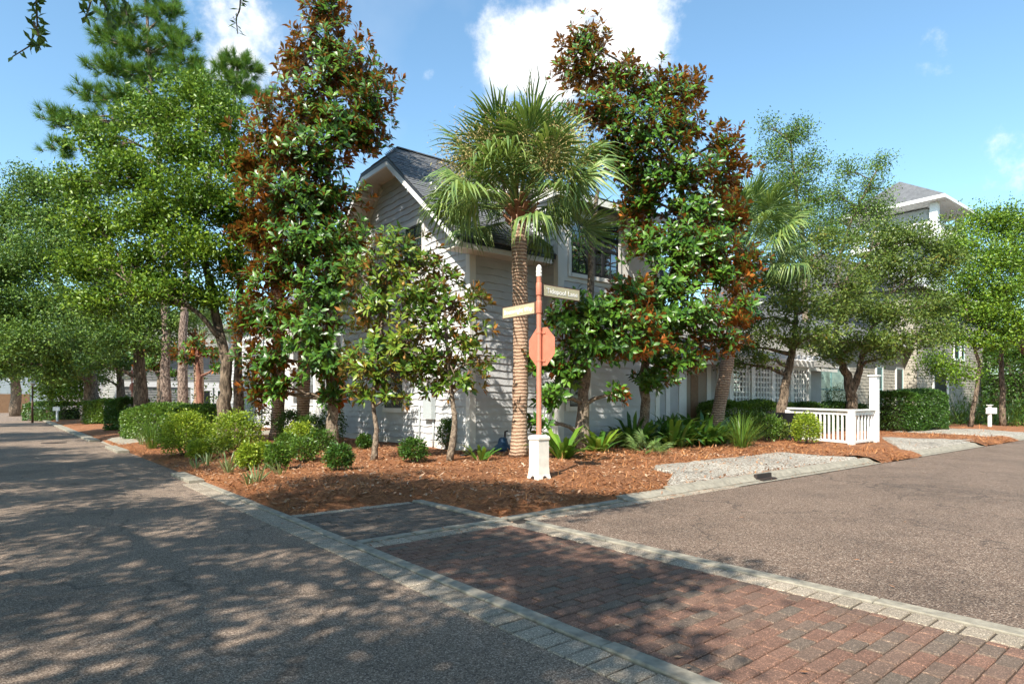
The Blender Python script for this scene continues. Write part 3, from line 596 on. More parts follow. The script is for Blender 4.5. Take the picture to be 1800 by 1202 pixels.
while z < 5.15:
    course(H, 's', 0, .13, 2.26, z, z + PR + .012)
    if z < 4.35: course(H, 's', -.64, 2.40, 6.08, z, z + PR + .012)
    course(H, 't', 2.26, -.52, -.02, z, z + PR + .012, wavy=False)
    z += PR
while z < 6.5: course(H, 't', 2.26, -.52, min((z - EV)/PITCH + .2, 2.0), z, z + PR + .012, wavy=False); z += PR
def part(name, m, boxes, parent=H, bars=()):
    b = MB()
    for p0, p1 in boxes: b.box(p0, p1)
    for x in bars: b.bar(*x)
    return b.build(name, M[m], parent)
part('corner_board', 'trim', [((-.045, -.045, .1), (-.001, .13, 5.15)), ((-.001, -.045, .1), (.13, -.001, 5.15))])
part('corner_board', 'trim', [((-.045, W_-.13, .1), (-.001, W_+.04, 5.15))])
part('corner_board', 'trim', [((2.215, -.685, .1), (2.26, -.52, 6.5)), ((2.26, -.685, .1), (2.42, -.641, 6.5))])
part('corner_board', 'trim', [((6.06, -.685, .1), (6.24, -.60, 6.5))])
part('corner_board', 'trim', [((2.19, -.04, .4), (2.255, -.001, 5.1))])
part('base_board', 'trim', [((-.035, .13, .12), (-.001, W_-.13, .385)), ((-.05, .13, .36), (-.036, W_-.13, .385))])
part('base_board', 'trim', [((.13, -.035, .12), (2.2, -.001, .385)), ((2.42, -.675, .12), (6.06, -.641, .385))])
part('bay_panel', 'trim', [((2.42, -.672, 4.50), (6.06, -.641, 6.5))])
# gable roof with clipped (jerkin) front
def zr(t): return EV + PITCH*min(t, W_-t)
OH, OE = .70, .60; RID = zr(W_/2); HIPZ = 8.03; tA, tB = 3.0, 4.66; S1 = 7.0; TH = .10
b = MB(); ze = zr(-OE)
right = [(-OH, -OE, ze), (S1, -OE, ze), (S1, W_/2, RID), (.02, W_/2, RID), (-OH, tA, HIPZ)]
left = [(-OH, W_+OE, ze), (-OH, tB, HIPZ), (.02, W_/2, RID), (S1, W_/2, RID), (S1, W_+OE, ze)]
hip = [(-OH, tA, HIPZ), (.02, W_/2, RID), (-OH, tB, HIPZ)]
for f in (right, left, hip):
    k = len(f); up = [(x, y, zz) for x, y, zz in f]; dn = [(x, y, zz - TH) for x, y, zz in f]; b.add(up + dn, [tuple(range(k)), tuple(range(2*k-1, k-1, -1))] + [(i, k+i, k+(i+1) % k, (i+1) % k) for i in range(k)])
roof = b.build('roof', M['edge'], H)
def shingles(parent, o, du, dv, nu, nv, m, tw=.30, ex=.15, clip=None):   # tabs on a slope: origin, unit along, unit up-slope
    o, du, dv = np.array(o, float), nrm(np.array(du, float)), nrm(np.array(dv, float)); N = np.cross(du, dv); N = N if N[2] > 0 else -N; b = MB()
    for j in range(nv):
        x = -random.uniform(0, tw)
        while x < nu:
            w = tw*random.uniform(.6, 1.3); x0, x1 = max(x, 0), min(x + w - .006, nu); v0 = j*ex - random.uniform(0, .012); th = random.uniform(.012, .026)
            if clip: c0 = clip(v0); x0 = max(x0, c0)
            if x1 - x0 > .02:
                q = [o + du*xx + dv*vv + N*hh for xx, vv, hh in ((x0, v0, 0), (x1, v0, 0), (x1, v0, th), (x0, v0, th), (x1, v0 + ex*1.25, .004), (x0, v0 + ex*1.25, .004))]
                b.add(q, [(0, 1, 2, 3), (3, 2, 4, 5), (0, 3, 5), (1, 4, 2)])
            x += w
    return b.build('shingles', M[m], parent, kind='stuff')
dv = (0, 1, PITCH); SL = math.hypot(1, PITCH); sll = (W_/2 + OE)*SL
vh = (tA + OE)*SL
shingles(roof, (-OH-.02, -OE-.03, ze + .003), (1, 0, 0), dv, S1 + OH, int(sll/.15), 'roof', clip=lambda v: 0 if v < vh else (v - vh)/(sll - vh)*.72)
hl = math.hypot(.72, RID - HIPZ); shingles(roof, (-OH, tA, HIPZ + .004), (0, 1, 0), (.72, 0, RID-HIPZ), tB - tA, 5, 'roof', clip=lambda v: v/hl*.8)
part('ridge_cap', 'roof', [], roof, [((.0, W_/2, RID+.02), (S1, W_/2, RID+.02), .22, .03)])
# rake boards, eave fascia, soffit and lookouts
for pts in ([(-OH+.03, -OE, ze-.13), (-OH+.03, tA+.02, HIPZ-.13)], [(-OH+.03, tA, HIPZ-.13), (-OH+.03, tB, HIPZ-.13)], [(-OH+.03, tB, HIPZ-.13), (-OH+.03, W_+OE, ze-.13)]):
    part('rake_board', 'white', [], H, [(pts[0], pts[1], .05, .20)])
part('eave_fascia', 'trim', [((-OH, -OE+.02, ze-.22), (2.1, -OE+.06, ze-.105))]); part('soffit', 'soffit', [((-OH, -OE+.06, ze-.19), (2.2, .0, ze-.165))])
for s0, s1, t0, t1 in ((-OH+.06, 0, -.2, tA), (-OH+.06, 0, tB, W_+.2)):
    f = [(s0, t0, zr(t0)-.16), (s1, t0, zr(t0)-.16), (s1, t1, zr(t1)-.16), (s0, t1, zr(t1)-.16)]; b = MB(); b.add(f, [(0, 1, 2, 3)]); b.build('rake_soffit', M['soffit'], H)
part('rake_soffit', 'soffit', [((-OH+.06, tA-.05, HIPZ-.17), (.0, tB+.05, HIPZ-.15))])
for t in (.3, 1.1, 1.9, 2.7, 4.95, 5.75, 6.55, 7.35): part('lookout', 'trim', [], H, [((-OH+.05, t, zr(t)-.25), (-.01, t, zr(t)-.25), .10, .16)])
for a_, b_ in (((-.02, -.1), (-.02, tA)), ((-.02, W_+.1), (-.02, tB))): part('frieze_board', 'trim', [], H, [((a_[0], a_[1], zr(a_[1])-.26), (b_[0], b_[1], zr(b_[1])-.26), .05, .18)])
# bay roof
b = MB(); f = [(1.95, -1.0, 6.58), (6.5, -1.0, 6.58), (6.5, 2.3, 7.42), (1.95, 2.3, 7.42)]; b.add(f + [(x, y, zz+.10) for x, y, zz in f], [(3,2,1,0),(4,5,6,7),(0,1,5,4),(1,2,6,5),(2,3,7,6),(3,0,4,7)]); br = b.build('bay_roof', M['soffit'], H)
shingles(br, (1.93, -1.03, 6.685), (1, 0, 0), (0, 1, .255), 4.6, 22, 'roof'); part('bay_fascia', 'white', [((1.92, -1.03, 6.50), (6.53, -1.005, 6.67)), ((1.92, -1.0, 6.50), (1.945, 1.0, 6.67))])
def window(parent, ax, wall, x0, x1, z0, z1, cols=2, rows=2, sashes=2, units=1, trim='trim', frame='dark_frame', pane='glass', tw=.12, mull=.022):
    """double-hung window standing proud of the wall plane; ax = axis along the wall"""
    def bx(a0, a1, d0, d1, q0, q1): return ((wall-d1, a0, q0), (wall-d0, a1, q1)) if ax == 't' else ((a0, wall-d1, q0), (a1, wall-d0, q1))
    w = part('window', trim, [bx(x0-tw, x0, .0, .075, z0-tw, z1+tw), bx(x1, x1+tw, .0, .075, z0-tw, z1+tw), bx(x0, x1, .0, .075, z1, z1+tw), bx(x0, x1, .0, .09, z0-tw, z0)], parent)
    uw = (x1-x0)/units; fr = .045
    for k in range(units):
        a0, a1 = x0 + k*uw, x0 + (k+1)*uw; boxes = [bx(a0, a0+fr, .03, .065, z0, z1), bx(a1-fr, a1, .03, .065, z0, z1), bx(a0+fr, a1-fr, .03, .065, z0, z0+fr), bx(a0+fr, a1-fr, .03, .065, z1-fr, z1)]
        for q in range(1, sashes): zz = z0 + (z1-z0)*q/sashes; boxes.append(bx(a0+fr, a1-fr, .03, .07, zz-.03, zz+.03))
        part('sash', frame, boxes, w)
        gb = []; sh = (z1-z0)/sashes
        for q in range(sashes):
            for c in range(1, cols): xx = a0 + (a1-a0)*c/cols; gb.append(bx(xx-mull/2, xx+mull/2, .034, .054, z0+q*sh+.03, z0+(q+1)*sh-.03))
            for r in range(1, rows): zz = z0 + q*sh + sh*r/rows; gb.append(bx(a0+fr, a1-fr, .036, .052, zz-mull/2, zz+mull/2))
        if gb: part('glazing_bars', frame, gb, w)
        for q in range(sashes): part('pane', pane, [bx(a0+.01, a1-.01, .031 , .040, z0+q*sh+.012, z0+(q+1)*sh-.012)], w)
    return w
window(H, 't', 0, 3.28, 4.40, 1.22, 3.28, 1, 1, 2, pane='glass_dark'); window(H, 't', 0, 2.2, 3.1, 5.0, 6.2, 2, 2, 2, pane='glass')
window(H, 's', -.64, 2.66, 4.44, 4.72, 6.20, 2, 2, 2, 3, pane='glass', tw=.10)
window(H, 's', -.64, s_of(999, -.66), s_of(1031, -.66), 1.28, 2.75, 1, 1, 2, pane='glass_dark')
# meter and conduit on the gable wall, tap and hose at its foot
m_ = part('meter_box', 'siding2', [((-.16, 1.55, .95), (-.031, 2.0, 1.75))]); mb = MB(); mb.tube([(-.04, 1.8, 2.05), (-.20, 1.8, 2.05), (-.24, 1.8, 2.05)], [.15, .15, .11], 18); mb.build('meter_dial', M['white'], m_, True)
mb = MB(); mb.tube([(-.06, 1.62, .2), (-.06, 1.62, .96)], .025, 8); mb.tube([(-.06, 2.35, .2), (-.06, 2.35, 1.3)], .02, 8); mb.build('conduit', M['siding2'], m_, True)
P = gp(884, 792); hp = empty('hose_reel', P, 'dark blue hose reel on the ground beside the palm trunk at the house wall', 'hose reel'); mb = MB(); mb.lathe((0, 0, 0), [(.20, 0), (.22, .02), (.20, .12), (.13, .17), (.10, .30), (.05, .33)], 14); mb.build('body', M['blue'], hp, True)
mb = MB(); mb.tube([(.05, 0, .30), (.05, 0, .46), (.12, 0, .48)], .022, 8); mb.build('tap', M['iron'], hp, True)
P0, P1, P2 = gp(810, 800, .12), gp(835, 790, .2), gp(872, 794, .12); mb = MB(); mb.tube([P0 - P0, (P0+P1)/2 - P0 + V(0, 0, -.05), P1 - P0, (P1+P2)/2 - P0 + V(0,0,-.03), P2 - P0], .018, 7); o = mb.build('garden_hose', M['hose'], None, True, label='thin black garden hose running along the house corner to the blue reel', category='hose'); o.location = P0
# porch beyond the gable and the rear wing
PS = W_ + .05
part('porch_floor', 'trim', [((.25, PS, -.1), (3.0, 14.2, .42))]); part('porch_wall', 'siding', [((2.6, PS, .42), (2.9, 14.2, 5.2))])
z = .5
while z < 5: course(H, 't', 2.6, PS, 14.2, z, z + PR + .012, wavy=False); z += PR
for t in (PS+.05, 9.4, 11.0, 12.6, 14.0): part('porch_post', 'white', [((.30, t, .42), (.48, t+.18, 5.0))])
part('porch_beam', 'trim', [((.26, PS, 2.75), (.52, 14.2, 3.1)), ((.26, PS, 4.9), (.52, 14.2, 5.2))]); part('porch_rail', 'white', [((.34, PS, 1.26), (.46, 14.2, 1.33)), ((.36, PS, .55), (.44, 14.2, .61))])
for i in range(48): t = PS + .14 + i*.132; part('picket', 'white', [((.38, t, .6), (.42, t+.045, 1.27))])
for t0 in (PS+.25, 9.6): part('lattice', 'white', [((.39, t0 + i*.1, 1.36), (.405, t0 + i*.1 + .035, 2.0)) for i in range(14)] + [((.406, t0, 1.38 + i*.1), (.42, t0+1.35, 1.415 + i*.1)) for i in range(7)])
for t0 in (PS+.3, 8.65, 9.65, 11.3, 12.0):
    sh = part('shutter', 'siding2', [((.36, t0, 2.02), (.42, t0+.06, 2.74)), ((.36, t0+.66, 2.02), (.42, t0+.72, 2.74))]); part('louvres', 'siding2', [], sh, [((.39, t0+.06, 2.07 + i*.055), (.39, t0+.66, 2.07 + i*.055), .05, .012, (.7, 0, 1)) for i in range(12)])
part('wing_wall', 'siding', [((.30, 14.2, -.1), (7, 24, 5.2))]); z = .4
while z < 5: course(H, 't', .30, 14.3, 23.9, z, z + PR + .012, wavy=False); z += PR
part('corner_board', 'white', [((.24, 14.15, .1), (.30, 14.45, 5.2))]); part('base_board', 'white', [((.22, 14.2, .1), (.29, 24, .42))])
window(H, 't', .27, 18.3, 19.2, 1.5, 3.4, 1, 1, 2, pane='glass_dark', trim='white'); window(H, 't', .27, 15.2, 15.9, 1.0, 2.9, 1, 1, 2, pane='glass', trim='white')
b = MB(); b.add([(-.2, PS, 5.2), (-.2, 24.5, 5.2), (3.6, 24.5, 7.6), (3.6, PS, 7.6), (7.5, PS, 5.2), (7.5, 24.5, 5.2)], [(0, 3, 2, 1), (3, 4, 5, 2), (0, 1, 5, 4), (1, 2, 5), (0, 4, 3)]); b.build('wing_roof', M['roof'], H)
# entrance wing, one storey, right of the bay
EW = .9; part('wing_wall', 'siding', [((6.4, EW, -.1), (19.5, 7, 2.9))]); z = .4
while z < 2.75: course(H, 's', EW, 6.5, 19.4, z, z + PR + .012, wavy=False); z += PR
b = MB(); ee = 2.86; b.add([(6.3, EW-.55, ee), (19.8, EW-.55, ee), (19.8, 4.2, 5.1), (6.3, 4.2, 5.1), (6.3, 7.5, ee), (19.8, 7.5, ee)], [(0, 1, 2, 3), (3, 2, 5, 4), (0, 4, 5, 1), (1, 5, 2), (0, 3, 4)]); wr = b.build('wing_roof', M['roof2'], H)
sl2 = math.hypot(3.85, 2.24); shingles(wr, (6.3, EW-.58, ee+.004), (1, 0, 0), (0, 3.85, 2.24), 13.5, int(sl2/.18), 'roof2', .32, .18)
part('eave_fascia', 'trim', [((6.3, EW-.57, ee-.16), (19.8, EW-.52, ee-.005))])
for u0, u1 in ((1168, 1175), (1191, 1204), (1240, 1247), (1258, 1269), (1306, 1313)): part('pilaster', 'white', [((s_of(u0, EW), EW-.07, .1), (s_of(u1, EW), EW-.0, 2.72))])
part('door_recess', 'beige', [((s_of(1204, EW), EW-.045, .15), (s_of(1240, EW), EW-.032, 2.6))]); part('door', 'wood', [((s_of(1212, EW), EW-.06, .15), (s_of(1225, EW), EW-.046, 2.35))])
window(H, 's', EW, s_of(1286, EW), s_of(1301, EW), 1.75, 2.6, 1, 1, 1, pane='glass', trim='white', tw=.08)
# lattice screens with pergola beam
LT = .35; x0 = s_of(1283, LT); x1 = s_of(1421, LT); ls = empty('lattice_screen', CX + HR*x0 + HL*LT, 'white square lattice screen under a scalloped pergola beam behind the hedge', 'lattice screen', None, ANG); Lw = x1 - x0; n4 = 4
for i in range(n4+1): part('post', 'white', [((Lw*i/n4 - .09, -.06, .1), (Lw*i/n4 + .09, .06, 2.82))], ls)
for i in range(n4):
    a0, a1 = Lw*i/n4 + .09, Lw*(i+1)/n4 - .09; k = 6
    part('lattice', 'white', [((a0 + (a1-a0)*(j+.5)/k - .03, -.02, .3), (a0 + (a1-a0)*(j+.5)/k + .03, 0.0, 2.8)) for j in range(k)] + [((a0, .001, .4 + j*.19), (a1, .02, .46 + j*.19)) for j in range(13)], ls)['kind'] = 'stuff'
part('beam', 'white', [((-.3, -.08, 2.83), (Lw+.3, .08, 3.08))], ls)
for i in range(16): x = -.1 + i*(Lw+.2)/15; part('rafter', 'white', [((x-.04, -.45, 3.085), (x+.04, 1.2, 3.26))], ls)

# ---------------------------------------------------------------- neighbouring houses
M['tan'] = plain('weathered_tan_shingle', (.38, .35, .29), .8, .22, 3.0, bump=.2)
M['greyshingle'] = plain('weathered_grey_shingle', (.30, .295, .275), .8, .2, 2.5, bump=.2)
def shingle_wall(parent, ax, wall, x0, x1, z0, z1, m, ex=.16):   # rows of butted shingles standing off a wall
    b = MB(); z = z0
    while z < z1 - .02:
        x = x0
        while x < x1 - .02:
            w = min(random.uniform(.10, .28), x1 - x); dz = random.uniform(-.008, .008); d = random.uniform(.018, .032)
            def p(xx, dd, zz): return (wall-dd, xx, zz) if ax == 't' else (xx, wall-dd, zz)
            q = [p(x, d, z+dz), p(x+w-.005, d, z+dz), p(x+w-.005, .006, min(z+ex+.02, z1)), p(x, .006, min(z+ex+.02, z1)), p(x, 0, z+dz), p(x+w-.005, 0, z+dz)]
            b.add(q, [(0,1,2,3),(4,5,1,0)] if ax == 's' else [(3,2,1,0),(0,1,5,4)]); x += w
        z += ex
    return b.build('shingle_cladding', M[m], parent, kind='stuff')
T2 = 1.3; N2 = empty('neighbour_house', CX + HR*19.9 + HL*T2, 'tan shingled house with teal windows and a lookout tower behind the oaks at right', 'house', None, ANG)
def n2(u, t): return s_of(u, T2 + t) - 19.9
xe = n2(1588, 0); part('wall', 'tan', [((.0, .03, -.1), (xe+.1, 9, 4.4)), ((xe+.03, -.62, -.1), (xe+13, 9, 7.6))], N2)
shingle_wall(N2, 's', 0, 0, xe, .3, 4.3, 'tan'); shingle_wall(N2, 't', xe, -.65, 0, .3, 7.5, 'tan'); shingle_wall(N2, 's', -.65, xe, xe+13, .3, 7.5, 'tan'); shingle_wall(N2, 't', 0, 0, 3, .3, 4.3, 'tan')
for u0, u1, z0, z1, un in ((1427, 1489, 1.0, 2.95, 2), (1539, 1549, .9, 3.2, 1), (1574, 1585, .9, 3.2, 1)): window(N2, 's', 0, n2(u0, 0), n2(u1, 0), z0, z1, 1, 1, 2, un, 'white', 'teal', 'glass_teal' if un == 2 else 'glass_dark', .10)
d0 = n2(1640, -.65); d1 = n2(1662, -.65); sd = part('screen_door', 'black', [((d0, -.70, .3), (d1, -.66, 3.0))], N2); part('door_frame', 'white', [((d0-.12, -.74, .2), (d0, -.65, 3.1)), ((d1, -.74, .2), (d1+.25, -.65, 3.1)), ((d0, -.74, 3.0), (d1, -.65, 3.12)), ((d0, -.73, 1.25), (d1, -.702, 1.32))] + [((d0 + (d1-d0)*k/3 - .03, -.72, .3), (d0 + (d1-d0)*k/3 + .03, -.702, 1.25)) for k in (1, 2)], sd)
for u0, u1 in ((1676, 1684), (1688, 1693)): window(N2, 's', -.65, n2(u0, -.65), n2(u1, -.65), 4.0, 5.4, 1, 1, 2, 1, 'white', 'teal', 'glass_dark', .1)
b = MB(); b.add([(-.5, -.5, 4.4), (xe+.5, -.5, 4.4), (xe+.5, 4.5, 7.4), (-.5, 4.5, 7.4), (-.5, 9.5, 4.4), (xe+.5, 9.5, 4.4)], [(0, 1, 2, 3), (3, 2, 5, 4), (0, 3, 4), (1, 5, 2), (0, 4, 5, 1)]); b.add([(xe-.5, -1.2, 7.6), (xe+13.5, -1.2, 7.6), (xe+13.5, 4.5, 10.6), (xe-.5, 4.5, 10.6), (xe-.5, 9.5, 7.6), (xe+13.5, 9.5, 7.6)], [(0, 1, 2, 3), (3, 2, 5, 4), (0, 3, 4), (1, 5, 2), (0, 4, 5, 1)]); b.build('roof', M['roof'], N2)
part('eave_fascia', 'white', [((-.5, -.53, 4.3), (xe-.02, -.48, 4.45)), ((xe-.5, -1.23, 7.5), (xe+13.5, -1.18, 7.66))], N2)
# lookout tower: deck, corner posts, rail, hip roof
tx0, tx1, ty0, ty1 = 14.2, 19.0, -.3, 4.6
tw_ = part('tower', 'siding2', [((tx0+.8, ty0+.8, 7), (tx1-.8, ty1-.8, 13.2))], N2); part('tower_deck', 'white', [((tx0, ty0, 11.0), (tx1, ty1, 11.3))], tw_)
for x in (tx0+.2, tx1-.2):
    for y in (ty0+.2, ty1-.2): part('tower_post', 'white', [((x-.2, y-.2, 11.3), (x+.2, y+.2, 13.3))], tw_)
part('tower_rail', 'white', [((tx0, ty0, 12.1), (tx1, ty0+.08, 12.22)), ((tx0, ty0, 12.1), (tx0+.08, ty1, 12.22))] + [((tx0 + i*.22, ty0+.02, 11.3), (tx0 + i*.22 + .06, ty0+.07, 12.1)) for i in range(21)] + [((tx0+.02, ty0 + i*.22, 11.3), (tx0+.07, ty0 + i*.22 + .06, 12.1)) for i in range(22)], tw_)
b = MB(); o_ = .55; zt = 13.3; cx_, cy_ = (tx0+tx1)/2, (ty0+ty1)/2; e = [(tx0-o_, ty0-o_, zt), (tx1+o_, ty0-o_, zt), (tx1+o_, ty1+o_, zt), (tx0-o_, ty1+o_, zt)]; e2 = [(x, y, zt+.2) for x, y, _ in e]; b.add(e2 + [(cx_-1.2, cy_, zt+2.1), (cx_+1.2, cy_, zt+2.1)], [(0, 1, 5, 4), (1, 2, 5), (2, 3, 4, 5), (3, 0, 4)]); b.build('tower_roof', M['roof'], tw_)
b = MB(); b.add(e + e2, [(3, 2, 1, 0), (0, 1, 5, 4), (1, 2, 6, 5), (2, 3, 7, 6), (3, 0, 4, 7)]); b.build('tower_eaves', M['white'], tw_)
def far_house(name, label, u0, Y0, width, depth, hgt_, wallm, roofm, wins, extra=None, rot=None):
    ang = math.atan2(RAX[1], RAX[0]) if rot is None else rot; P = gY(u0, Y0); R = empty(name, P, label, 'house', None, ang)
    part('wall', wallm, [((0, 0, -.3), (width, depth, hgt_))], R); 
    b = MB(); z = .35
    while z < hgt_ - .1: b.box((-.02, -.022, z), (width+.02, -.004, z+.02)); b.box((-.022, 0, z), (-.004, depth, z+.02)); z += .2
    b.build('siding_laps', M[wallm], R, kind='stuff')
    part('corner_board', 'white', [((-.06, -.06, 0), (.16, -.03, hgt_)), ((-.06, -.03, 0), (-.03, .16, hgt_))], R)
    b = MB(); b.add([(-.6, -.6, hgt_), (width+.6, -.6, hgt_), (width+.6, depth/2, hgt_+2.6), (-.6, depth/2, hgt_+2.6), (-.6, depth+.6, hgt_), (width+.6, depth+.6, hgt_)], [(0, 1, 2, 3), (3, 2, 5, 4), (0, 3, 4), (1, 5, 2), (0, 4, 5, 1)]); b.build('roof', M[roofm], R)
    part('eave_fascia', 'white', [((-.6, -.64, hgt_-.16), (width+.6, -.60, hgt_+.02))], R)
    for x0, x1, z0, z1 in wins: window(R, 's', 0, x0, x1, z0, z1, 2, 2, 2, 1, 'white', 'white', 'glass', .12)
    if extra: extra(R)
    return R
def garage(R):
    part('belt_board', 'white', [((-.05, -.08, 2.35), (13.5, -.03, 2.75))], R)
    for x0, x1 in ((5.4, 6.6), (7.2, 9.2), (9.8, 12.4)): g_ = part('garage_opening', 'black', [((x0, -.05, -.2), (x1, -.03, 2.1))], R); part('opening_frame', 'white', [((x0-.25, -.09, 0), (x0, -.03, 2.34)), ((x1, -.09, 0), (x1+.2, -.03, 2.34)), ((x0, -.09, 2.1), (x1, -.03, 2.34))], g_)
far_house('garage_house', 'weathered grey shingled house with dark garage bays behind the pine trunks', 204, 47, 13.5, 8, 5.6, 'greyshingle', 'roof2', [(.6, 1.3, 3.6, 5.0), (2.6, 3.2, 3.6, 5.0), (11.0, 12, 3.7, 4.9)], garage)
far_house('white_house', 'pale house glimpsed between oak trunks down the left street', 106, 58, 7.5, 8, 6.0, 'siding', 'roof', [(1.0, 1.9, 3.7, 5.2), (4.2, 5.1, 3.7, 5.2), (4.4, 5.2, 1.0, 2.3)])
def wdoor(R): part('garage_door', 'wood', [((2.0, -.06, 0), (6.2, -.03, 2.4))], R)
far_house('blue_house', 'blue-grey house with wooden garage door at the far end of the left street', -60, 76, 12, 8, 6.4, 'siding2', 'roof', [(4.2, 5.4, 4.2, 5.9), (6.4, 7.4, 4.2, 5.9)], wdoor)

# ---------------------------------------------------------------- fence, mailbox, lamp, small signs
F0, F1, F2 = gp(1386, 771), gp(1497, 781), gp(1537, 776)
fe = empty('picket_enclosure', F0, 'low white picket enclosure with one tall capped post beside the driveway', 'fence'); D1, D2 = F1 - F0, F2 - F0
def fpost(P, z, w=.15, cap=False): 
    p = part('post', 'white', [], fe, [(P + V(0,0,-.1), P + V(0,0,z), w, w, tuple(HR))]); 
    if cap: part('cap', 'white', [], p, [(P + V(0,0,z), P + V(0,0,z+.035), w+.08, w+.08, tuple(HR))])
fpost(V(0,0,0), .93); fpost(D1, .95); fpost(D2, 2.02, .21, True)
for a_, b_ in ((V(0,0,0), D1), (D1, D2)):
    part('top_rail', 'white', [], fe, [(a_ + V(0,0,.985), b_ + V(0,0,.985), .16, .05)]); part('sub_rail', 'white', [], fe, [(a_ + V(0,0,.89), b_ + V(0,0,.89), .05, .10)]); part('bottom_rail', 'white', [], fe, [(a_ + V(0,0,.06), b_ + V(0,0,.06), .05, .07)])
    n = 15 if np.linalg.norm(b_ - a_) > 1.2 and a_ is not D1 else 7
    for i in range(1, n): p = a_ + (b_ - a_)*i/n; part('picket', 'white', [], fe, [(p + V(0,0,.08), p + V(0,0,.86), .045, .045, tuple(nrm(b_-a_)))])
B1 = D1 + HL*1.5; B2 = V(0,0,0) + HL*1.5
part('back_panel', 'black', [], fe, [(B2 + (B1-B2)*.4 + V(0,0,.45), B1 + V(0,0,.45), .04, .85)])
P = gp(1740, 750); ms = empty('mail_sign', P, 'white post with a small cap and blank white board in the mulch at far right', 'sign post'); part('post', 'white', [], ms, [(V(0,0,-.1), V(0,0,1.03), .13, .13, tuple(HR))]); part('cap', 'white', [], ms, [(V(0,0,1.03), V(0,0,1.07), .22, .22, tuple(HR))]); part('board', 'white', [], ms, [(-V(.26,0,0) + V(0,-.09,.78), V(.26,0,0) + V(0,-.09,.78), .03, .28)])
P = gY(57, 41); lp = empty('street_lamp', P, 'dark brown lamp post with a wide shade among the oaks at far left', 'street lamp'); mb = MB(); mb.tube([(0,0,0), (0,0,2.5)], [.07, .05], 10); mb.build('pole', M['brown_metal'], lp, True); mb = MB(); mb.lathe((0,0,2.45), [(.08, 0), (.10, .12), (.27, .16), (.25, .19), (.06, .33), (.02, .36)], 16); mb.build('lamp_shade', M['soffit'], lp, True)
P = gY(36*2.9-4, 42); nb_ = empty('notice_sign', P, 'small white notice board on a post by the lamp at far left', 'sign post'); part('post', 'white', [], nb_, [(V(0,0,0), V(0,0,.75), .10)]); part('board', 'white', [], nb_, [(V(-.24,-.07,.85), V(.24,-.07,.85), .03, .26)])
P = gY(163, 36.5); ym = empty('marker_post', P, 'short white marker post with a yellow foot beside an oak trunk', 'marker'); part('upper', 'white', [], ym, [(V(0,0,.35), V(0,0,.9), .08)]); part('foot', 'yellow', [], ym, [(V(0,0,0), V(0,0,.35), .085)])
P = gp(1278, 775); sg = empty('plant_tag', P, 'small pale label on a wire stake beside the tall grass', 'label'); part('stake', 'iron', [], sg, [(V(0,0,0), V(0,0,.2), .012)]); part('card', 'inner', [], sg, [(V(-.09,0,.24), V(.09,0,.24), .01, .10)])

# ---------------------------------------------------------------- palms
def frond_mesh(seed, n=50, R=.92, pet=1.05, sag=.5):
    """costapalmate leaf along +X: petiole then folded fan of drooping segments"""
    g = np.random.default_rng(seed); out = []; hub = V(pet, 0, -.06*pet); 
    P = np.stack([V(0, -.022, 0), V(0, .022, 0), hub + V(0, .014, 0), hub - V(0, .014, 0), V(0, 0, -.02), hub - V(0, 0, .015)]); out.append((P, np.array([[0, 1, 2], [0, 2, 3], [0, 5, 4], [0, 3, 5], [1, 4, 5], [1, 5, 2]])))
    for i in range(n):
        th = math.radians(-128 + 256*i/(n-1)); l = R*(1.0 - .30*abs(th)/2.3)*g.uniform(.70, 1.12); d = V(math.cos(th), math.sin(th), .05 - .30*abs(math.sin(th)) - .25*sag*(1 - math.cos(th))*.3)
        c0 = hub + V(.22*(1 - abs(th)/2.3), 0, -.03); s = V(-math.sin(th), math.cos(th), 0); w = .024*l/.95*g.uniform(.7, 1.25); lift = .018 if i % 2 else -.018
        m1 = c0 + d*l*.45 + V(0, 0, lift); dr = g.uniform(.45, 1.6)*sag; d = nrm(d + g.normal(0, .07, 3)); m2 = m1 + nrm(d - V(0, 0, dr*.7))*l*.3; tip = m2 + nrm(d - V(0, 0, dr*1.9) + g.normal(0, .30, 3))*l*.27
        vs = np.stack([c0, m1 - s*w, m1 + V(0, 0, .022), m1 + s*w, m2 - s*w*.55, m2 + V(0,0,.012), m2 + s*w*.55, tip])
        out.append((vs, np.array([[0, 2, 1], [0, 3, 2], [1, 2, 5], [1, 5, 4], [2, 3, 6], [2, 6, 5], [4, 5, 7], [5, 6, 7]])))
    v, t = merge(out); me = trimesh('frond', v, t); me.materials.append(M['palm']); return me
FR = [frond_mesh(i, sag=s, n=n_, R=r_) for i, (s, n_, r_) in enumerate(((.25, 46, .9), (.35, 50, .95), (.7, 44, .98), (.95, 50, .92), (1.3, 40, 1.0), (1.7, 46, .95), (2.1, 42, 1.0), (2.6, 36, .9)))]
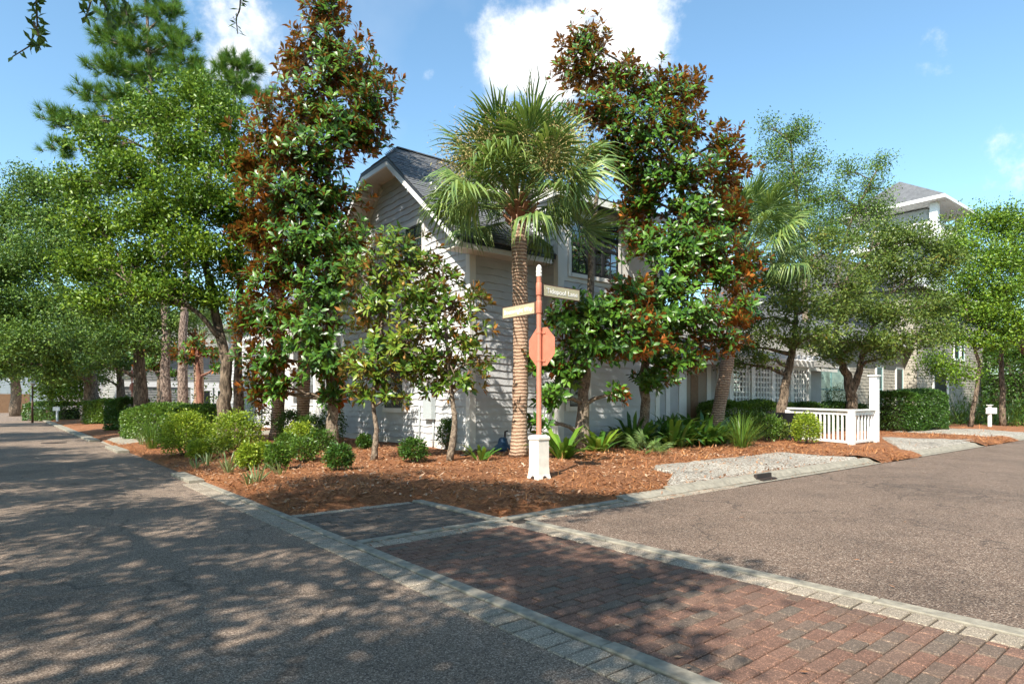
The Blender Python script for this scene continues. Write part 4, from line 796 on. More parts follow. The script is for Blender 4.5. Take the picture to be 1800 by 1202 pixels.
def palm(P, zt, r, label, group, nf=40, sc=1.0, seed=3, seeds=True, lean=(0, 0)):
    g = np.random.default_rng(seed); root = empty('sabal_palm', P, label, 'palm tree', group); top = V(lean[0], lean[1], zt - P[2]); mb = MB(); k = 34
    t = np.linspace(0, 1, k); rad = r*np.interp(t, [0, .05, .15, .85, 1], [1.35, 1.15, 1.0, 1.0, 1.0])*(1 + .015*np.sin(t*zt*11) + g.normal(0, .03, k)); pts = t[:, None]*top + np.stack([.05*np.sin(t*3), .04*np.sin(t*4), 0*t], 1)
    mb.tube(pts, rad, 16); mb.build('trunk', M['palmbark'], root, True); top = pts[-1]
    for i in range(26):                          # old leaf bases
        az = i*2.4; q = top + V(math.cos(az)*r*.8, math.sin(az)*r*.8, -.22 + .016*i); d = V(math.cos(az), math.sin(az), .9); mb = MB(); mb.bar(q, q + d*g.uniform(.16, .34), .09, .03); mb.build('leaf_base', M['boot'], root)
    for i in range(nf):
        f = (i + .5)/nf; el = math.radians(87 - 98*f**.95) + g.normal(0, .15); az = i*2.39996 + g.normal(0, .25); me = FR[int(np.clip(f*8 + g.normal(0, .9), 0, 7))]
        o = bpy.data.objects.new('frond', me); col.objects.link(o); o.parent = root; o.location = top + V(math.cos(az)*.10, math.sin(az)*.10, .12 + .25*(1-f))
        o.rotation_euler = (g.normal(0, .45), -el, az); s_ = sc*g.uniform(.78, 1.12)*(.82 if f < .1 else 1); o.scale = (s_,)*3
    if seeds:
        for az, el, L in ((-2.25, .75, 1.45), (-1.55, .95, 1.40), (-.85, .70, 1.45), (-1.15, .45, 1.30), (-.45, .8, 1.5), (-2.7, .6, 1.4), (2.0, .8, 1.3)):
            d = V(math.cos(az)*math.cos(el), math.sin(az)*math.cos(el), math.sin(el)); mb = MB(); e_ = top + d*L*sc + V(0,0,.1); mb.tube(curve(top + V(0,0,.15), e_, .05, 5, g), .02, 5); st_ = mb.build('seed_stalk', M['boot'], root)
            n = 900; C_ = e_ + g.normal(0, 1, (n, 3))*V(.25, .25, .24)*sc; v, t_ = leaves4(C_, rdir(n, g) - V(0,0,.3), rdir(n, g), g.uniform(.03, .10, n), np.full(n, .02)); link('seed_spray', trimesh('seed_spray', v, t_), M['seed'], st_)
    return root
PG = 'sabal palms in the garden'
palm(gY(912, 13.3), 5.38, .165, 'tall sabal palm with seed sprays standing behind the street sign', PG, 60, 1.12, 3, True, (-.02, .0))
palm(gY(1254, 19.6), 6.0, .20, 'sabal palm rising out of the magnolia foliage right of the front door', PG, 46, 1.3, 5, False, (1.0, .1))
palm(gY(487, 19.5), 6.0, .19, 'sabal palm trunk left of the two bare trunks before the porch', PG, 24, .8, 6, False)
palm(gY(531, 18.8), 6.2, .19, 'sabal palm trunk directly before the porch railing, right of its twin', PG, 24, .8, 7, False)
palm(gY(347, 27.5), 4.2, .20, 'short sabal palm between the pine trunks and the big forked oak', PG, 24, .8, 8, False)

# ---------------------------------------------------------------- magnolias
MG = 'magnolia trees along the house'
def mtrunk(u, Y, pts, top): b0 = gY(u, Y); return [b0] + [at(uu, vv, Y + dy) for uu, vv, dy in pts] + [top]
tree('magnolia', 'largest magnolia, tall rusty crown left of the gable', 'magnolia tree', mtrunk(583, 15.6, [(585, 720, 0), (580, 600, 0), (578, 450, .1), (575, 300, .1), (580, 150, .1)], at(575, 30, 15.7)), .14,
     pxlobes([(572, 20, 44, 42), (575, 75, 62, 45), (520, 110, 36, 36), (610, 130, 85, 55), (655, 175, 52, 50, -.4), (540, 185, 75, 50), (600, 225, 85, 50, -.3), (480, 235, 58, 45), (530, 275, 95, 50, -.4), (640, 250, 55, 38), (450, 300, 45, 50, .2), (500, 350, 95, 55, -.5), (585, 345, 60, 50), (450, 410, 55, 50), (530, 430, 85, 55, -.6), (605, 425, 55, 45), (480, 490, 70, 50), (570, 510, 75, 55, -.5), (620, 470, 45, 40, -.4), (455, 560, 60, 48, -.3), (540, 585, 75, 50, -.6), (470, 635, 55, 42, -.5), (585, 640, 62, 48, -.4), (455, 690, 36, 32, -.6), (490, 680, 42, 34, -.5), (590, 690, 38, 30)], 15.6, 44), 'magnolia', 'mag', 'magbark', 11, MG)
tree('magnolia', 'slim young magnolia with yellow-green leaves before the gable window', 'magnolia tree', mtrunk(657, 12.6, [(662, 760, 0), (655, 700, 0), (668, 600, 0), (680, 500, 0)], at(690, 430, 12.6)), .055,
     pxlobes([(690, 430, 54, 36), (660, 475, 60, 43), (730, 465, 54, 43), (690, 515, 74, 46), (645, 545, 54, 43), (735, 545, 50, 46, -.3), (660, 600, 66, 46), (715, 605, 58, 46, -.3), (625, 640, 46, 41), (680, 655, 60, 43), (725, 650, 46, 41), (640, 690, 41, 26), (700, 695, 36, 24)], 12.6, 30), 'magnolia', 'mag2', 'magbark', 12, MG, L=.18, W=.066)
tree('magnolia', 'young magnolia with pale crooked trunk at the house corner', 'magnolia tree', mtrunk(790, 12.5, [(800, 745, 0), (793, 690, 0), (785, 600, 0), (780, 520, 0)], at(778, 470, 12.5)), .06,
     pxlobes([(778, 490, 50, 34), (745, 520, 41, 38), (800, 540, 58, 36), (835, 520, 31, 24), (765, 575, 55, 43), (820, 595, 48, 38), (790, 640, 62, 41), (850, 635, 31, 26), (745, 635, 41, 36), (760, 680, 41, 29), (825, 672, 41, 26)], 12.5, 28), 'magnolia', 'mag2', 'magbark', 13, MG, L=.18, W=.066)
tree('magnolia', 'magnolia with mottled trunk behind the stop sign', 'magnolia tree', mtrunk(1024, 14.6, [(1025, 720, 0), (1030, 640, 0), (1035, 560, 0), (1040, 460, 0), (1045, 380, 0)], at(1050, 330, 14.6)), .15,
     pxlobes([(1115, 515, 50, 36), (1040, 545, 70, 34, -.6), (985, 560, 34, 30, -.8), (1095, 560, 75, 38, -.6), (1010, 600, 55, 36, -.6), (1080, 610, 70, 36, -.5), (960, 640, 36, 28, -1.0), (1000, 655, 44, 32, -.6), (1130, 600, 50, 40), (965, 700, 26, 34, -1.0), (930, 640, 20, 20, -1.2), (1090, 690, 26, 20, -.3), (945, 745, 18, 24, -1.0)], 14.6, 42), 'magnolia', 'mag', 'magbark', 14, MG,
     stems=[([at(1030, 635, 14.6), at(1060, 610, 14.3), at(1085, 580, 14.2), at(1110, 540, 14.3)], .09)])
tree('magnolia', 'tall broad magnolia with rust-brown top right of the palm', 'magnolia tree', mtrunk(1124, 16.3, [(1135, 710, 0), (1130, 660, 0), (1150, 560, 0), (1190, 460, 0), (1210, 380, .2), (1170, 250, .3)], at(1090, 110, 16.4)), .13,
     pxlobes([(1030, 80, 48, 42), (1020, 125, 60, 45), (1085, 140, 50, 42), (1060, 195, 85, 48, -.3), (1150, 165, 52, 48), (1205, 160, 40, 45), (1130, 235, 95, 52, -.4), (1195, 225, 52, 48), (1270, 250, 28, 44), (1120, 300, 70, 48), (1075, 270, 60, 44), (1130, 350, 50, 40), (1125, 425, 42, 44), (1195, 305, 85, 48, -.3), (1280, 300, 42, 42), (1120, 365, 40, 34), (1230, 370, 80, 44), (1290, 385, 30, 38, -.3), (1180, 430, 75, 48, -.5), (1255, 450, 72, 44, -.5), (1185, 500, 75, 42, -.7), (1280, 490, 48, 38, -.6), (1210, 555, 95, 44, -.8), (1305, 545, 36, 40, -.8), (1315, 470, 26, 34, -.6), (1120, 545, 60, 40, -.6), (1150, 600, 70, 38, -.6), (1260, 600, 60, 34, -.5), (1200, 640, 60, 26, -.5), (1150, 670, 40, 26, -.4)], 16.3, 43), 'magnolia', 'mag', 'magbark', 15, MG)
g = np.random.default_rng(5)
# ---------------------------------------------------------------- oaks and pines
OG = 'oak trees'
O1 = tree('oak_tree', 'large forked oak left of the rusty magnolia with sunlit yellow-green crown', 'oak tree', [gY(392, 16.2), at(396, 700, 16.2), at(398, 640, 16.2), at(385, 580, 16.2), at(370, 500, 16.2), at(345, 400, 16.2), at(330, 300, 16.2), at(350, 200, 16.2)], .165,
     pxlobes([(345, 165, 52, 40), (270, 205, 65, 46), (390, 215, 52, 48), (180, 250, 54, 38), (320, 265, 78, 48, -.5), (420, 290, 43, 53), (230, 310, 78, 48, -.6), (150, 325, 52, 38), (350, 350, 78, 53, -.7), (270, 385, 82, 48, -.8), (170, 400, 65, 42), (410, 390, 48, 53), (340, 440, 78, 48, -.8), (230, 460, 78, 42, -.4), (150, 470, 54, 34), (410, 470, 43, 42), (290, 510, 78, 34, -.6), (180, 530, 65, 32), (370, 525, 52, 30, -.3)], 16.2, 36), 'oak', 'oak', 'bark', 21, OG, bdiv=9, m=30, spread=.14, L=.12, W=.06,
     stems=[([at(400, 640, 16.2), at(418, 600, 16.3), at(425, 540, 16.4), at(420, 460, 16.4), at(415, 380, 16.4)], .11), ([at(390, 600, 16.2), at(350, 550, 15.7), at(290, 515, 15.4), at(230, 500, 15.2)], .07)])
O3 = tree('oak_tree', 'dark blue-green oak at the left edge of the photo', 'oak tree', [gY(160, 36), at(162, 700, 36), at(160, 660, 36), at(130, 590, 36), at(100, 480, 36), at(80, 380, 36)], .42,
     pxlobes([(70, 330, 55, 35), (130, 350, 60, 36), (20, 370, 45, 40), (90, 400, 80, 45), (-20, 420, 60, 60), (50, 460, 80, 50, -2), (140, 450, 60, 45), (20, 530, 80, 45, -2), (110, 540, 80, 45, -2), (-40, 560, 60, 60), (60, 600, 80, 40, -3), (150, 610, 60, 36, -2), (0, 640, 60, 34, -2), (100, 655, 50, 26, -2)], 36, 12), 'oak', 'oakdark', 'bark', 22, OG, bdiv=12, m=34, spread=.36, L=.18, W=.10)
O2 = tree('oak_tree', 'oak with straight dark trunk between the far sign and the pine trunks', 'oak tree', [gY(246, 27), at(246, 650, 27), at(243, 600, 27), at(235, 540, 27), at(220, 480, 27)], .27,
     pxlobes([(200, 500, 60, 36), (270, 510, 60, 36), (170, 560, 60, 34), (240, 555, 70, 36), (300, 570, 50, 32), (210, 600, 60, 26, -1), (140, 600, 40, 26), (285, 610, 40, 22), (170, 640, 34, 18, -1)], 27, 22), 'oak', 'oakdark', 'bark', 23, OG, bdiv=10, m=30, spread=.28, L=.13, W=.075)
Ob = tree('oak_tree', 'bright green small oak near the lamp post', 'oak tree', [gY(88, 45), at(90, 690, 45), at(95, 640, 45), at(85, 600, 45)], .22,
     pxlobes([(60, 620, 40, 26), (110, 610, 40, 26), (80, 650, 40, 24), (30, 640, 30, 26), (120, 660, 34, 26), (90, 690, 30, 18), (140, 690, 26, 20)], 43, 14), 'oak', 'oak', 'bark', 24, OG, bdiv=10, m=34, spread=.40, L=.20, W=.11)
for u, Y, s, rz, lab in ((28, 60, 1.5, 1.0, 'oak standing in front of the blue-grey house at the far left'), (140, 68, 1.5, 2.2, 'oak behind the pale house, seen over the far street'), (330, 62, 1.5, 4.0, 'oak rising behind the garage house roof'), (440, 55, 1.5, 5.2, 'oak behind the rear wing, mostly hidden by the magnolia'), (212, 44, 1.0, .6, 'slender oak at the near corner of the garage house')):
    copy_tree(O2, gY(u, Y), rz, s, label=lab)
OL = tree('oak_tree', 'oak leaning before the lattice screen with a kinked pale trunk', 'oak tree', [gY(1372, 21.4), at(1376, 715, 21.4), at(1380, 680, 21.4), at(1392, 625, 21.4), at(1398, 580, 21.4), at(1400, 500, 21.4)], .19,
     pxlobes([(1345, 500, 50, 32), (1420, 475, 60, 38), (1390, 530, 70, 36, -.8), (1320, 560, 40, 30), (1460, 540, 50, 36), (1350, 590, 50, 28, -.6), (1430, 590, 62, 30, -1), (1310, 610, 34, 24), (1290, 640, 28, 16), (1500, 500, 45, 36), (1340, 630, 32, 16, -.4), (1455, 430, 45, 34)], 21.4, 17), 'oak', 'oakdry', 'bark', 31, OG, bdiv=8, m=36, spread=.16, L=.115, W=.06)
OR = tree('oak_tree', 'oak with V-shaped double trunk in front of the teal windows', 'oak tree', [gY(1497, 24.5), at(1497, 700, 24.5), at(1490, 665, 24.5), at(1478, 635, 24.5), at(1470, 590, 24.5), at(1480, 500, 24.5)], .22,
     pxlobes([(1530, 470, 60, 40), (1600, 480, 60, 42), (1500, 540, 60, 36, -1), (1570, 550, 65, 36, -1), (1630, 540, 50, 38), (1450, 610, 34, 26, -.6), (1520, 600, 60, 28, -1.2), (1590, 600, 60, 26, -1), (1650, 590, 40, 30), (1560, 420, 50, 34), (1620, 420, 50, 40), (1660, 460, 45, 40), (1475, 630, 30, 14, -.8), (1550, 630, 30, 14, -1)], 24.5, 15), 'oak', 'oakdry', 'bark', 32, OG, bdiv=8, m=38, spread=.18, L=.125, W=.066,
     stems=[([at(1497, 690, 24.5), at(1510, 655, 24.5), at(1516, 620, 24.5), at(1540, 560, 24.5)], .16)])
tree('broadleaf_tree', 'tall airy tree with feathery blue-green top right of the magnolia', 'tree', [gY(1414, 29), at(1415, 560, 29), at(1414, 480, 29), at(1412, 420, 29), at(1400, 340, 29), at(1390, 250, 29)], .17,
     pxlobes([(1390, 240, 40, 26), (1360, 275, 36, 26), (1420, 290, 34, 24), (1390, 320, 52, 28), (1350, 350, 34, 28), (1430, 350, 34, 26), (1395, 380, 55, 28), (1345, 410, 34, 26), (1440, 410, 36, 28), (1390, 435, 48, 24), (1350, 225, 12, 20), (1405, 222, 16, 14)], 29, 26), 'oak', 'oakdark', 'magbark', 33, OG, bdiv=4, m=22, spread=.26, L=.12, W=.06)
tree('broadleaf_tree', 'thin airy tree behind the oaks, left of the lookout tower', 'tree', [gY(1470, 31), at(1470, 560, 31), at(1475, 450, 31), at(1500, 380, 31), at(1540, 300, 31)], .15,
     pxlobes([(1545, 290, 20, 24), (1530, 330, 28, 24), (1490, 300, 22, 24), (1470, 345, 30, 26), (1510, 370, 45, 26), (1460, 390, 32, 24), (1550, 370, 26, 24), (1500, 415, 45, 24), (1560, 420, 32, 24)], 31, 26), 'oak', 'oakdark', 'magbark', 34, OG, bdiv=4, m=22, spread=.26, L=.12, W=.06)
OF = tree('oak_tree', 'spreading oak at the right edge with a heavy limb over the mail sign', 'oak tree', [gY(1830, 30), at(1835, 690, 30), at(1825, 640, 30), at(1790, 600, 30), at(1740, 575, 29.5), at(1700, 560, 29)], .33,
     pxlobes([(1740, 390, 55, 34), (1790, 400, 50, 40), (1690, 430, 40, 34), (1750, 450, 70, 38, -1), (1810, 460, 50, 50), (1700, 490, 55, 34, -1), (1770, 510, 70, 38, -1), (1660, 540, 40, 30), (1720, 550, 60, 30, -1), (1790, 570, 55, 34, -1), (1680, 590, 36, 24, -.6), (1745, 600, 50, 22, -1), (1650, 640, 28, 26, -1), (1680, 660, 30, 22, -1.4)], 30, 20), 'oak', 'oak', 'bark', 35, OG, bdiv=10, m=30, spread=.28, L=.13, W=.075,
     stems=[([gY(1762, 31), at(1762, 690, 31), at(1760, 620, 31), at(1775, 540, 31)], .16), ([gY(1706, 29.5), at(1716, 690, 29.5), at(1722, 640, 29.5), at(1710, 600, 29.5), at(1735, 560, 29.5)], .11)])
for u, Y, s, rz, lab in ((1560, 52, 1.35, 1.2, 'oak behind the lookout tower house, left of its roof'), (1700, 60, 1.5, 3.0, 'oak filling the skyline right of the tower'), (1790, 56, 1.4, 2.1, 'oak closing the view down the side street, low behind the mail sign'), (1860, 44, 1.3, 4.4, 'oak beyond the right edge of the photo, its crown just in view'), (1330, 45, 1.25, 5.0, 'oak behind the entrance wing roof')):
    copy_tree(OR, gY(u, Y), rz, s, label=lab)
def pine(name_label, u, Y, r, pts, lobes, seed):
    return tree('pine_tree', name_label, 'pine tree', [gY(u, Y)] + [at(uu, vv, Y) for uu, vv in pts], r, pxlobes(lobes, Y, 17), 'pine', 'pine', 'pinebark', seed, 'pine trees', m=80, L=.42, W=.018)
pine('tall pine with the left of the two pale straight trunks', 292, 26.5, .19, [(291, 600), (290, 450), (282, 300), (265, 150), (255, -10)], [(250, -20, 45, 30), (215, 30, 45, 28), (290, 20, 40, 34), (240, 75, 60, 28), (180, 60, 34, 22), (310, 80, 40, 34), (195, 120, 50, 26), (330, 120, 40, 28), (260, 130, 50, 26), (165, 165, 40, 20), (225, 170, 50, 24), (330, 165, 34, 24), (140, 215, 45, 20), (100, 205, 30, 18), (110, 260, 34, 18), (190, 215, 45, 22), (290, 190, 45, 26)], 41)
pine('shorter pine with the right of the two pale straight trunks', 322, 25.5, .175, [(321, 600), (330, 450), (370, 300), (410, 200), (420, 110)], [(415, 105, 30, 18), (395, 125, 26, 20), (440, 120, 28, 22), (420, 150, 40, 20), (385, 160, 26, 18), (455, 160, 26, 20), (400, 190, 36, 18), (470, 185, 18, 14), (350, 140, 30, 24)], 42)
tree('pine_tree', 'dark pine trunk close behind the forked oak', 'pine tree', [gY(419, 18.5), at(419, 650, 18.5), at(421, 500, 18.5), at(425, 300, 18.5)], .15, pxlobes([(425, 300, 40, 40), (450, 340, 30, 30)], 18.5, 4), 'pine', 'pine', 'pinebark', 43, 'pine trees')
tree('broadleaf_tree', 'small dark broadleaf tree with bent limb before the garage house', 'tree', [gY(284, 31), at(283, 700, 31), at(282, 660, 31), at(262, 640, 31), at(240, 628, 31)], .2, pxlobes([(275, 640, 26, 20), (300, 625, 26, 22), (255, 630, 24, 16), (310, 655, 18, 12)], 31, 30), 'magnolia', 'mag', 'bark', 44, OG)
tree('broadleaf_tree', 'small magnolia-leaved tree with reddish trunk behind the hedge mounds', 'tree', [gY(352, 24), at(352, 700, 24), at(348, 640, 24), at(345, 610, 24)], .16, pxlobes([(345, 610, 28, 22), (375, 620, 22, 20), (325, 630, 24, 18), (385, 650, 16, 14)], 24, 30), 'magnolia', 'mag', 'redbark', 45, OG)

# trees behind and left of the photographer: they shade the foreground and hang twigs into the top of the frame
ov = tree('oak_tree', 'oak overhanging the photographer, only hanging twigs at the top left show', 'oak tree', [(-8.2, -1.6, 0), (-8.1, -1.5, 2.2), (-7.6, -1.0, 4.2), (-6.8, -.4, 6.0), (-6.0, .2, 7.6)], .28,
     [((-6.2, .3, 7.6), (2.0, 2.0, 1.2), 141), ((-4.2, -.6, 7.2), (1.7, 1.5, .9), 98), ((-8.6, .8, 7.2), (1.8, 1.6, 1.0), 98), ((-6.0, 2.4, 7.9), (1.5, 1.3, .9), 76), ((-7.0, -2.2, 7.4), (1.9, 1.5, 1.0), 98), ((-3.3, -2.7, 6.9), (1.3, 1.2, .7), 54), ((-4.6, 1.0, 8.6), (1.5, 1.2, .7), 54), ((-8.8, -2.0, 6.4), (1.4, 1.3, .8), 54), ((-2.75, 1.75, 7.4), (1.0, .8, .5), 31), ((-2.6, -1.6, 7.2), (1.1, .9, .5), 39), ((-4.8, -3.4, 7.0), (1.3, 1.2, .7), 52)], 'oak', 'oakdark', 'bark', 51, OG, bdiv=8, m=48, spread=.19, L=.14, W=.08)
base = np.array(ov.location)
g = np.random.default_rng(8)
for (u0, v0), (u1, v1), Y, n in (((110, -60), (22, 100), 4.6, 46), ((165, -60), (150, 30), 4.4, 46), ((200, -60), (228, 42), 4.5, 46), ((425, -60), (418, 60), 5.2, 34), ((60, 40), (72, 88), 4.6, 26), ((150, -50), (200, 50), 4.7, 34)):
    c = curve(at(u0, v0, Y), at(u1, v1, Y), .03, 7, g, .12) - base; tw = MB(); tw.tube(c, np.linspace(.011, .004, 7), 5, False); to_ = tw.build('hanging_twig', M['bark'], ov)
    i = g.uniform(1.5, 6, n); P = np.stack([np.interp(i, range(7), c[:, k]) for k in range(3)], 1); D = nrm(rdir(n, g)*V(1, .5, 1) + (c[-1] - c[0])*.35); big = u0 < 400
    v, t = (leaves5(P, D, rdir(n, g)*.6 + V(0, -1.0, .4), g.uniform(.06, .095, n)*(1 if big else .9), g.uniform(.028, .04, n)*(1 if big else .5), .1, .05)); link('leaves', trimesh('leaves', v, t), M['oakdark'], to_)
for (x, y, s, rz), lab in zip((AB(-6.0, 9.5)[:2].tolist() + [1.0, 2.0], AB(-7.0, 19)[:2].tolist() + [1.1, 3.6], AB(-6.0, 31)[:2].tolist() + [1.15, 5.0], AB(-6.2, 44)[:2].tolist() + [1.2, .9]),
                              ('first oak along the far side of the left street, outside the frame', 'second oak along the far side of the left street, outside the frame', 'third oak along the far side of the left street, outside the frame', 'fourth oak along the far side of the left street, outside the frame')):
    c = ov.copy(); col.objects.link(c); c.location = (x, y, 0); c.rotation_euler = (0, 0, rz); c.scale = (s,)*3; c['label'] = lab
    for ch in ov.children:
        if ch.name.startswith(('trunk', 'crown')): k = ch.copy(); col.objects.link(k); k.parent = c

dn = tree('oak_tree', 'broad unseen oak added across the side street to block sky light', 'oak tree', [AB(12, -8), AB(12, -8, 2.5), AB(12.3, -8, 5), AB(12, -7.8, 8)], .35,
     [(AB(12 + x, -8 + y, z), (r, r, r*.75), 70) for x, y, z, r in ((0, 0, 9.5, 2.6), (2.6, .5, 7.5, 2.3), (-2.6, .3, 7.6, 2.3), (.4, 2.3, 7.2, 2.1), (0, -2.6, 7.4, 2.3), (1.8, -1.8, 5.4, 2.0), (-2.2, -1.6, 5.3, 2.0), (-1.6, 1.8, 5.6, 1.8), (2.2, 2.0, 5.6, 1.7), (0, .3, 11.4, 1.8))], 'oak', 'oakdark', 'bark', 61, 'street oaks outside the frame', bdiv=10, m=44, spread=.42, L=.26, W=.15)
dn.scale = (.8,)*3  # this oak and its copies stay unseen, added to block ambient sky light
for i, (a, b, sc_, lab) in enumerate(((22, -9, .8, 'second dense oak across the side street, outside the frame'), (33, -9, .85, 'third dense oak across the side street, outside the frame'), (3, -11, 1.1, 'dense oak behind the photographer, nearest the crossing'), (-6, -12, 1.2, 'dense oak behind the photographer, further left'), (-15, -7, 1.2, 'dense oak behind the left street, nearest the photographer'), (-17, 5, 1.2, 'dense oak left of the left street, beyond the kerb trees'), (-17, 17, 1.25, 'second dense oak left of the left street'), (-17, 30, 1.3, 'third dense oak left of the left street'), (13, -20, 1.4, 'dense oak far behind the photographer at right'), (-2, -24, 1.4, 'dense oak far behind the photographer at left'))):
    copy_tree(dn, AB(a, b), i*1.3, sc_, label=lab)

# ---------------------------------------------------------------- shrubs, hedges, herbs
def shell_points(n, r, g, box=0.0):
    u = rdir(n, g); u[:, 2] = np.where(u[:, 2] < -.8, -u[:, 2], u[:, 2]); u = nrm(u)
    if box: u = u/np.maximum(np.abs(u)**1, 1e-6).max(1, keepdims=True)*box + u*(1-box)
    q = g.uniform(0, 6, 6); lump = 1 + .11*np.sin(u[:, :1]*5 + q[0])*np.cos(u[:, 1:2]*6 + q[1]) + .06*np.sin(u[:, 2:]*9 + q[2] + u[:, :1]*7)
    far = np.where(g.uniform(0, 1, (n, 1)) < .06, g.uniform(1.0, 1.2, (n, 1)), g.uniform(.74, 1.04, (n, 1))); return u*np.asarray(r)*far*lump
def shrub(label, P, r, m, n, L=.06, W=.034, seed=1, box=0.0, rz=0.0, group='shrubs in the planting bed', name='shrub', stem=True, cat='shrub', up=.9):
    g = np.random.default_rng(seed); P = np.asarray(P, float); root = empty(name, P, label, cat, group, rz); c = V(0, 0, r[2]*.55 + .04)
    Q = shell_points(n, V(r[0], r[1], r[2]*.62), g, box) + c; inner = int(n*.5); Q[:inner] = c + (Q[:inner] - c)*g.uniform(.55, .95, (inner, 1))
    Q[:, 2] = np.maximum(Q[:, 2], .02); D = nrm((Q - c)*1.2/np.asarray(r) + rdir(n, g)*.9); v, t = leaves4(Q, D, nrm(rdir(n, g) + V(0, 0, up)), L*g.uniform(.7, 1.25, n), W*g.uniform(.7, 1.2, n)); link('foliage', trimesh('foliage', v, t), M[m], root)
    w = MB()
    for i in range(9): q = c + rdir(1, g)[0]*np.asarray(r)*.6; q[2] = abs(q[2]); w.tube(curve(V(g.normal(0, .04), g.normal(0, .04), -.03), q, .05, 4, g), [.014, .011, .008, .004], 5, False)
    core = MB(); core.lathe((0, 0, 0), [(.02, .06), (min(r[0], r[1])*.62, r[2]*.35), (min(r[0], r[1])*.62, r[2]*.75), (.02, r[2]*.98)], 10)
    w.build('stems', M['bark'], root)
    return root
k = lambda Y: Y/FPX
def sh(label, u, vb, ru, hpx, m, seed, n=None, **kw):
    P = gp(u, vb); y = P[1]; r = (ru*k(y), ru*k(y)*.9, hpx*k(y)); n = int((n or 2600)*1.5) if n else int(3600*max(.5, (r[0]*r[2])/.35)); return shrub(label, P, r, m, n, seed=seed, **kw)
sh('round bright green shrub, largest near the left street', 324, 800, 44, 62, 'lime', 1, 4200)
sh('loose bright shrub on bare stems around the forked oak trunk', 412, 800, 45, 62, 'lime', 2, 3000)
sh('small round yellow-green shrub right of the blade clumps', 437, 826, 19, 36, 'lime', 3)
sh('small rounded green shrub near the middle of the bed', 488, 826, 21, 36, 'hedge', 4)
sh('low green shrub between the two small shrubs and the magnolia', 532, 812, 28, 34, 'hedge', 5)
sh('yellow-tinged shrub behind the low green one', 528, 793, 28, 40, 'lime', 6, 1800)
sh('dark rounded shrub below the porch railing', 512, 775, 26, 44, 'dark', 7)
sh('low dark shrub left of the largest magnolia trunk', 562, 793, 28, 30, 'dark', 8)
sh('bushy green shrub before the peeling magnolia trunk', 596, 826, 24, 34, 'dark', 9)
sh('compact dark green shrub below the gable window', 727, 812, 25, 32, 'dark', 10)
sh('leggy shrub against the wall below the meter', 785, 790, 16, 44, 'dark', 11, 900)
sh('shrub climbing beside the porch corner', 585, 778, 22, 60, 'dark', 12, 1300)
sh('green shrub behind the tall grass near the picket enclosure', 1346, 776, 26, 40, 'hedge', 13)
sh('round green shrub in front of the white picket enclosure', 1417, 779, 25, 42, 'lime', 14, 2600)
tr_ = sh('small tree-shaped shrub on a thin dark stem', 455, 792, 2, 4, 'dark', 15, 10); 
P = gp(455, 792); y = P[1]; tree('shrub', 'airy small-leaved shrub on a single dark stem before the oak', 'shrub', [P, at(457, 760, y), at(455, 730, y)], .022, pxlobes([(455, 725, 26, 16), (440, 745, 18, 14), (472, 745, 20, 14), (455, 708, 16, 10)], y, 40), 'oak', 'dark', 'bark', 16, 'shrubs in the planting bed', m=18, spread=.08, L=.06, W=.03)
for ch in list(tr_.children): bpy.data.objects.remove(ch)
bpy.data.objects.remove(tr_)
for i, (u, vb, r_, h_, m_, lab) in enumerate(((352, 808, 20, 26, 'lime', 'low loose shrub at the foot of the round bright shrub'), (462, 812, 20, 26, 'lime', 'yellow-green low shrub left of the small rounded one'), (505, 800, 20, 30, 'hedge', 'low shrub tucked behind the small rounded one'), (545, 778, 26, 40, 'dark', 'dark shrub against the porch pickets'), (640, 790, 12, 20, 'dark', 'seedling shrub beside the slim young magnolia trunk'), (1330, 768, 20, 34, 'hedge', 'small shrub right behind the tall grass'), (1372, 775, 14, 30, 'oakdry', 'scrappy shrub at the left post of the picket enclosure'))):
    sh(lab, u, vb, r_, h_, m_, 60 + i)
HG = 'clipped hedges'
def hedge(label, P0, P1, depth, h, m, n, seed, L=.05, mound=.0):
    P0, P1 = np.asarray(P0, float), np.asarray(P1, float); c = (P0 + P1)/2; c[2] = min(P0[2], P1[2]); d = P1 - P0; Lh = np.linalg.norm(d[:2]); g = np.random.default_rng(seed); n = int(n*2.0); L = L*1.25
    root = empty('hedge', c, label, 'hedge', HG, math.atan2(d[1], d[0])); u = g.uniform(-1, 1, (n, 3)); ax = g.choice(3, n, p=[.15, .45, .40]); s = np.sign(u[np.arange(n), ax]); s[ax == 2] = 1; u[np.arange(n), ax] = s*g.uniform(.86, 1.03, n)
    rr = np.abs(u).max(1, keepdims=True); u2 = u*(1 - .13*np.linalg.norm(np.sort(np.abs(u), 1)[:, 1:2], axis=1, keepdims=True)**3); Q = u2*V(Lh/2, depth/2, h/2) + V(0, 0, h/2)
    Q[:, 2] += .05*h*np.sin(Q[:, 0]*3.1) ; 
    if mound: Q[:, 2] *= 1 - mound*(np.abs(u[:, 0])**2.2)
    Q += g.normal(0, .02, Q.shape); Q[:, 2] = np.maximum(Q[:, 2], .01); D = nrm(u*.8 + rdir(n, g)); v, t = leaves4(Q, D, nrm(rdir(n, g) + V(0, 0, .7)), L*g.uniform(.7, 1.3, n), L*.58*g.uniform(.7, 1.2, n)); link('foliage', trimesh('foliage', v, t), M[m], root)
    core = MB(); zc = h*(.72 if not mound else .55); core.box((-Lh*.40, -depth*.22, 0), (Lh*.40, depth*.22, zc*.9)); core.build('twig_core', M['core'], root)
hedge('long mounded hedge behind the round bright shrub', gY(245, 22.0), gY(330, 20.5), 1.6, 1.15, 'hedge', 9000, 1, .06, .25)
hedge('second mounded hedge in front of the pine trunks', gY(310, 19.5), gY(395, 18.5), 1.5, 1.10, 'hedge', 8000, 2, .06, .35)
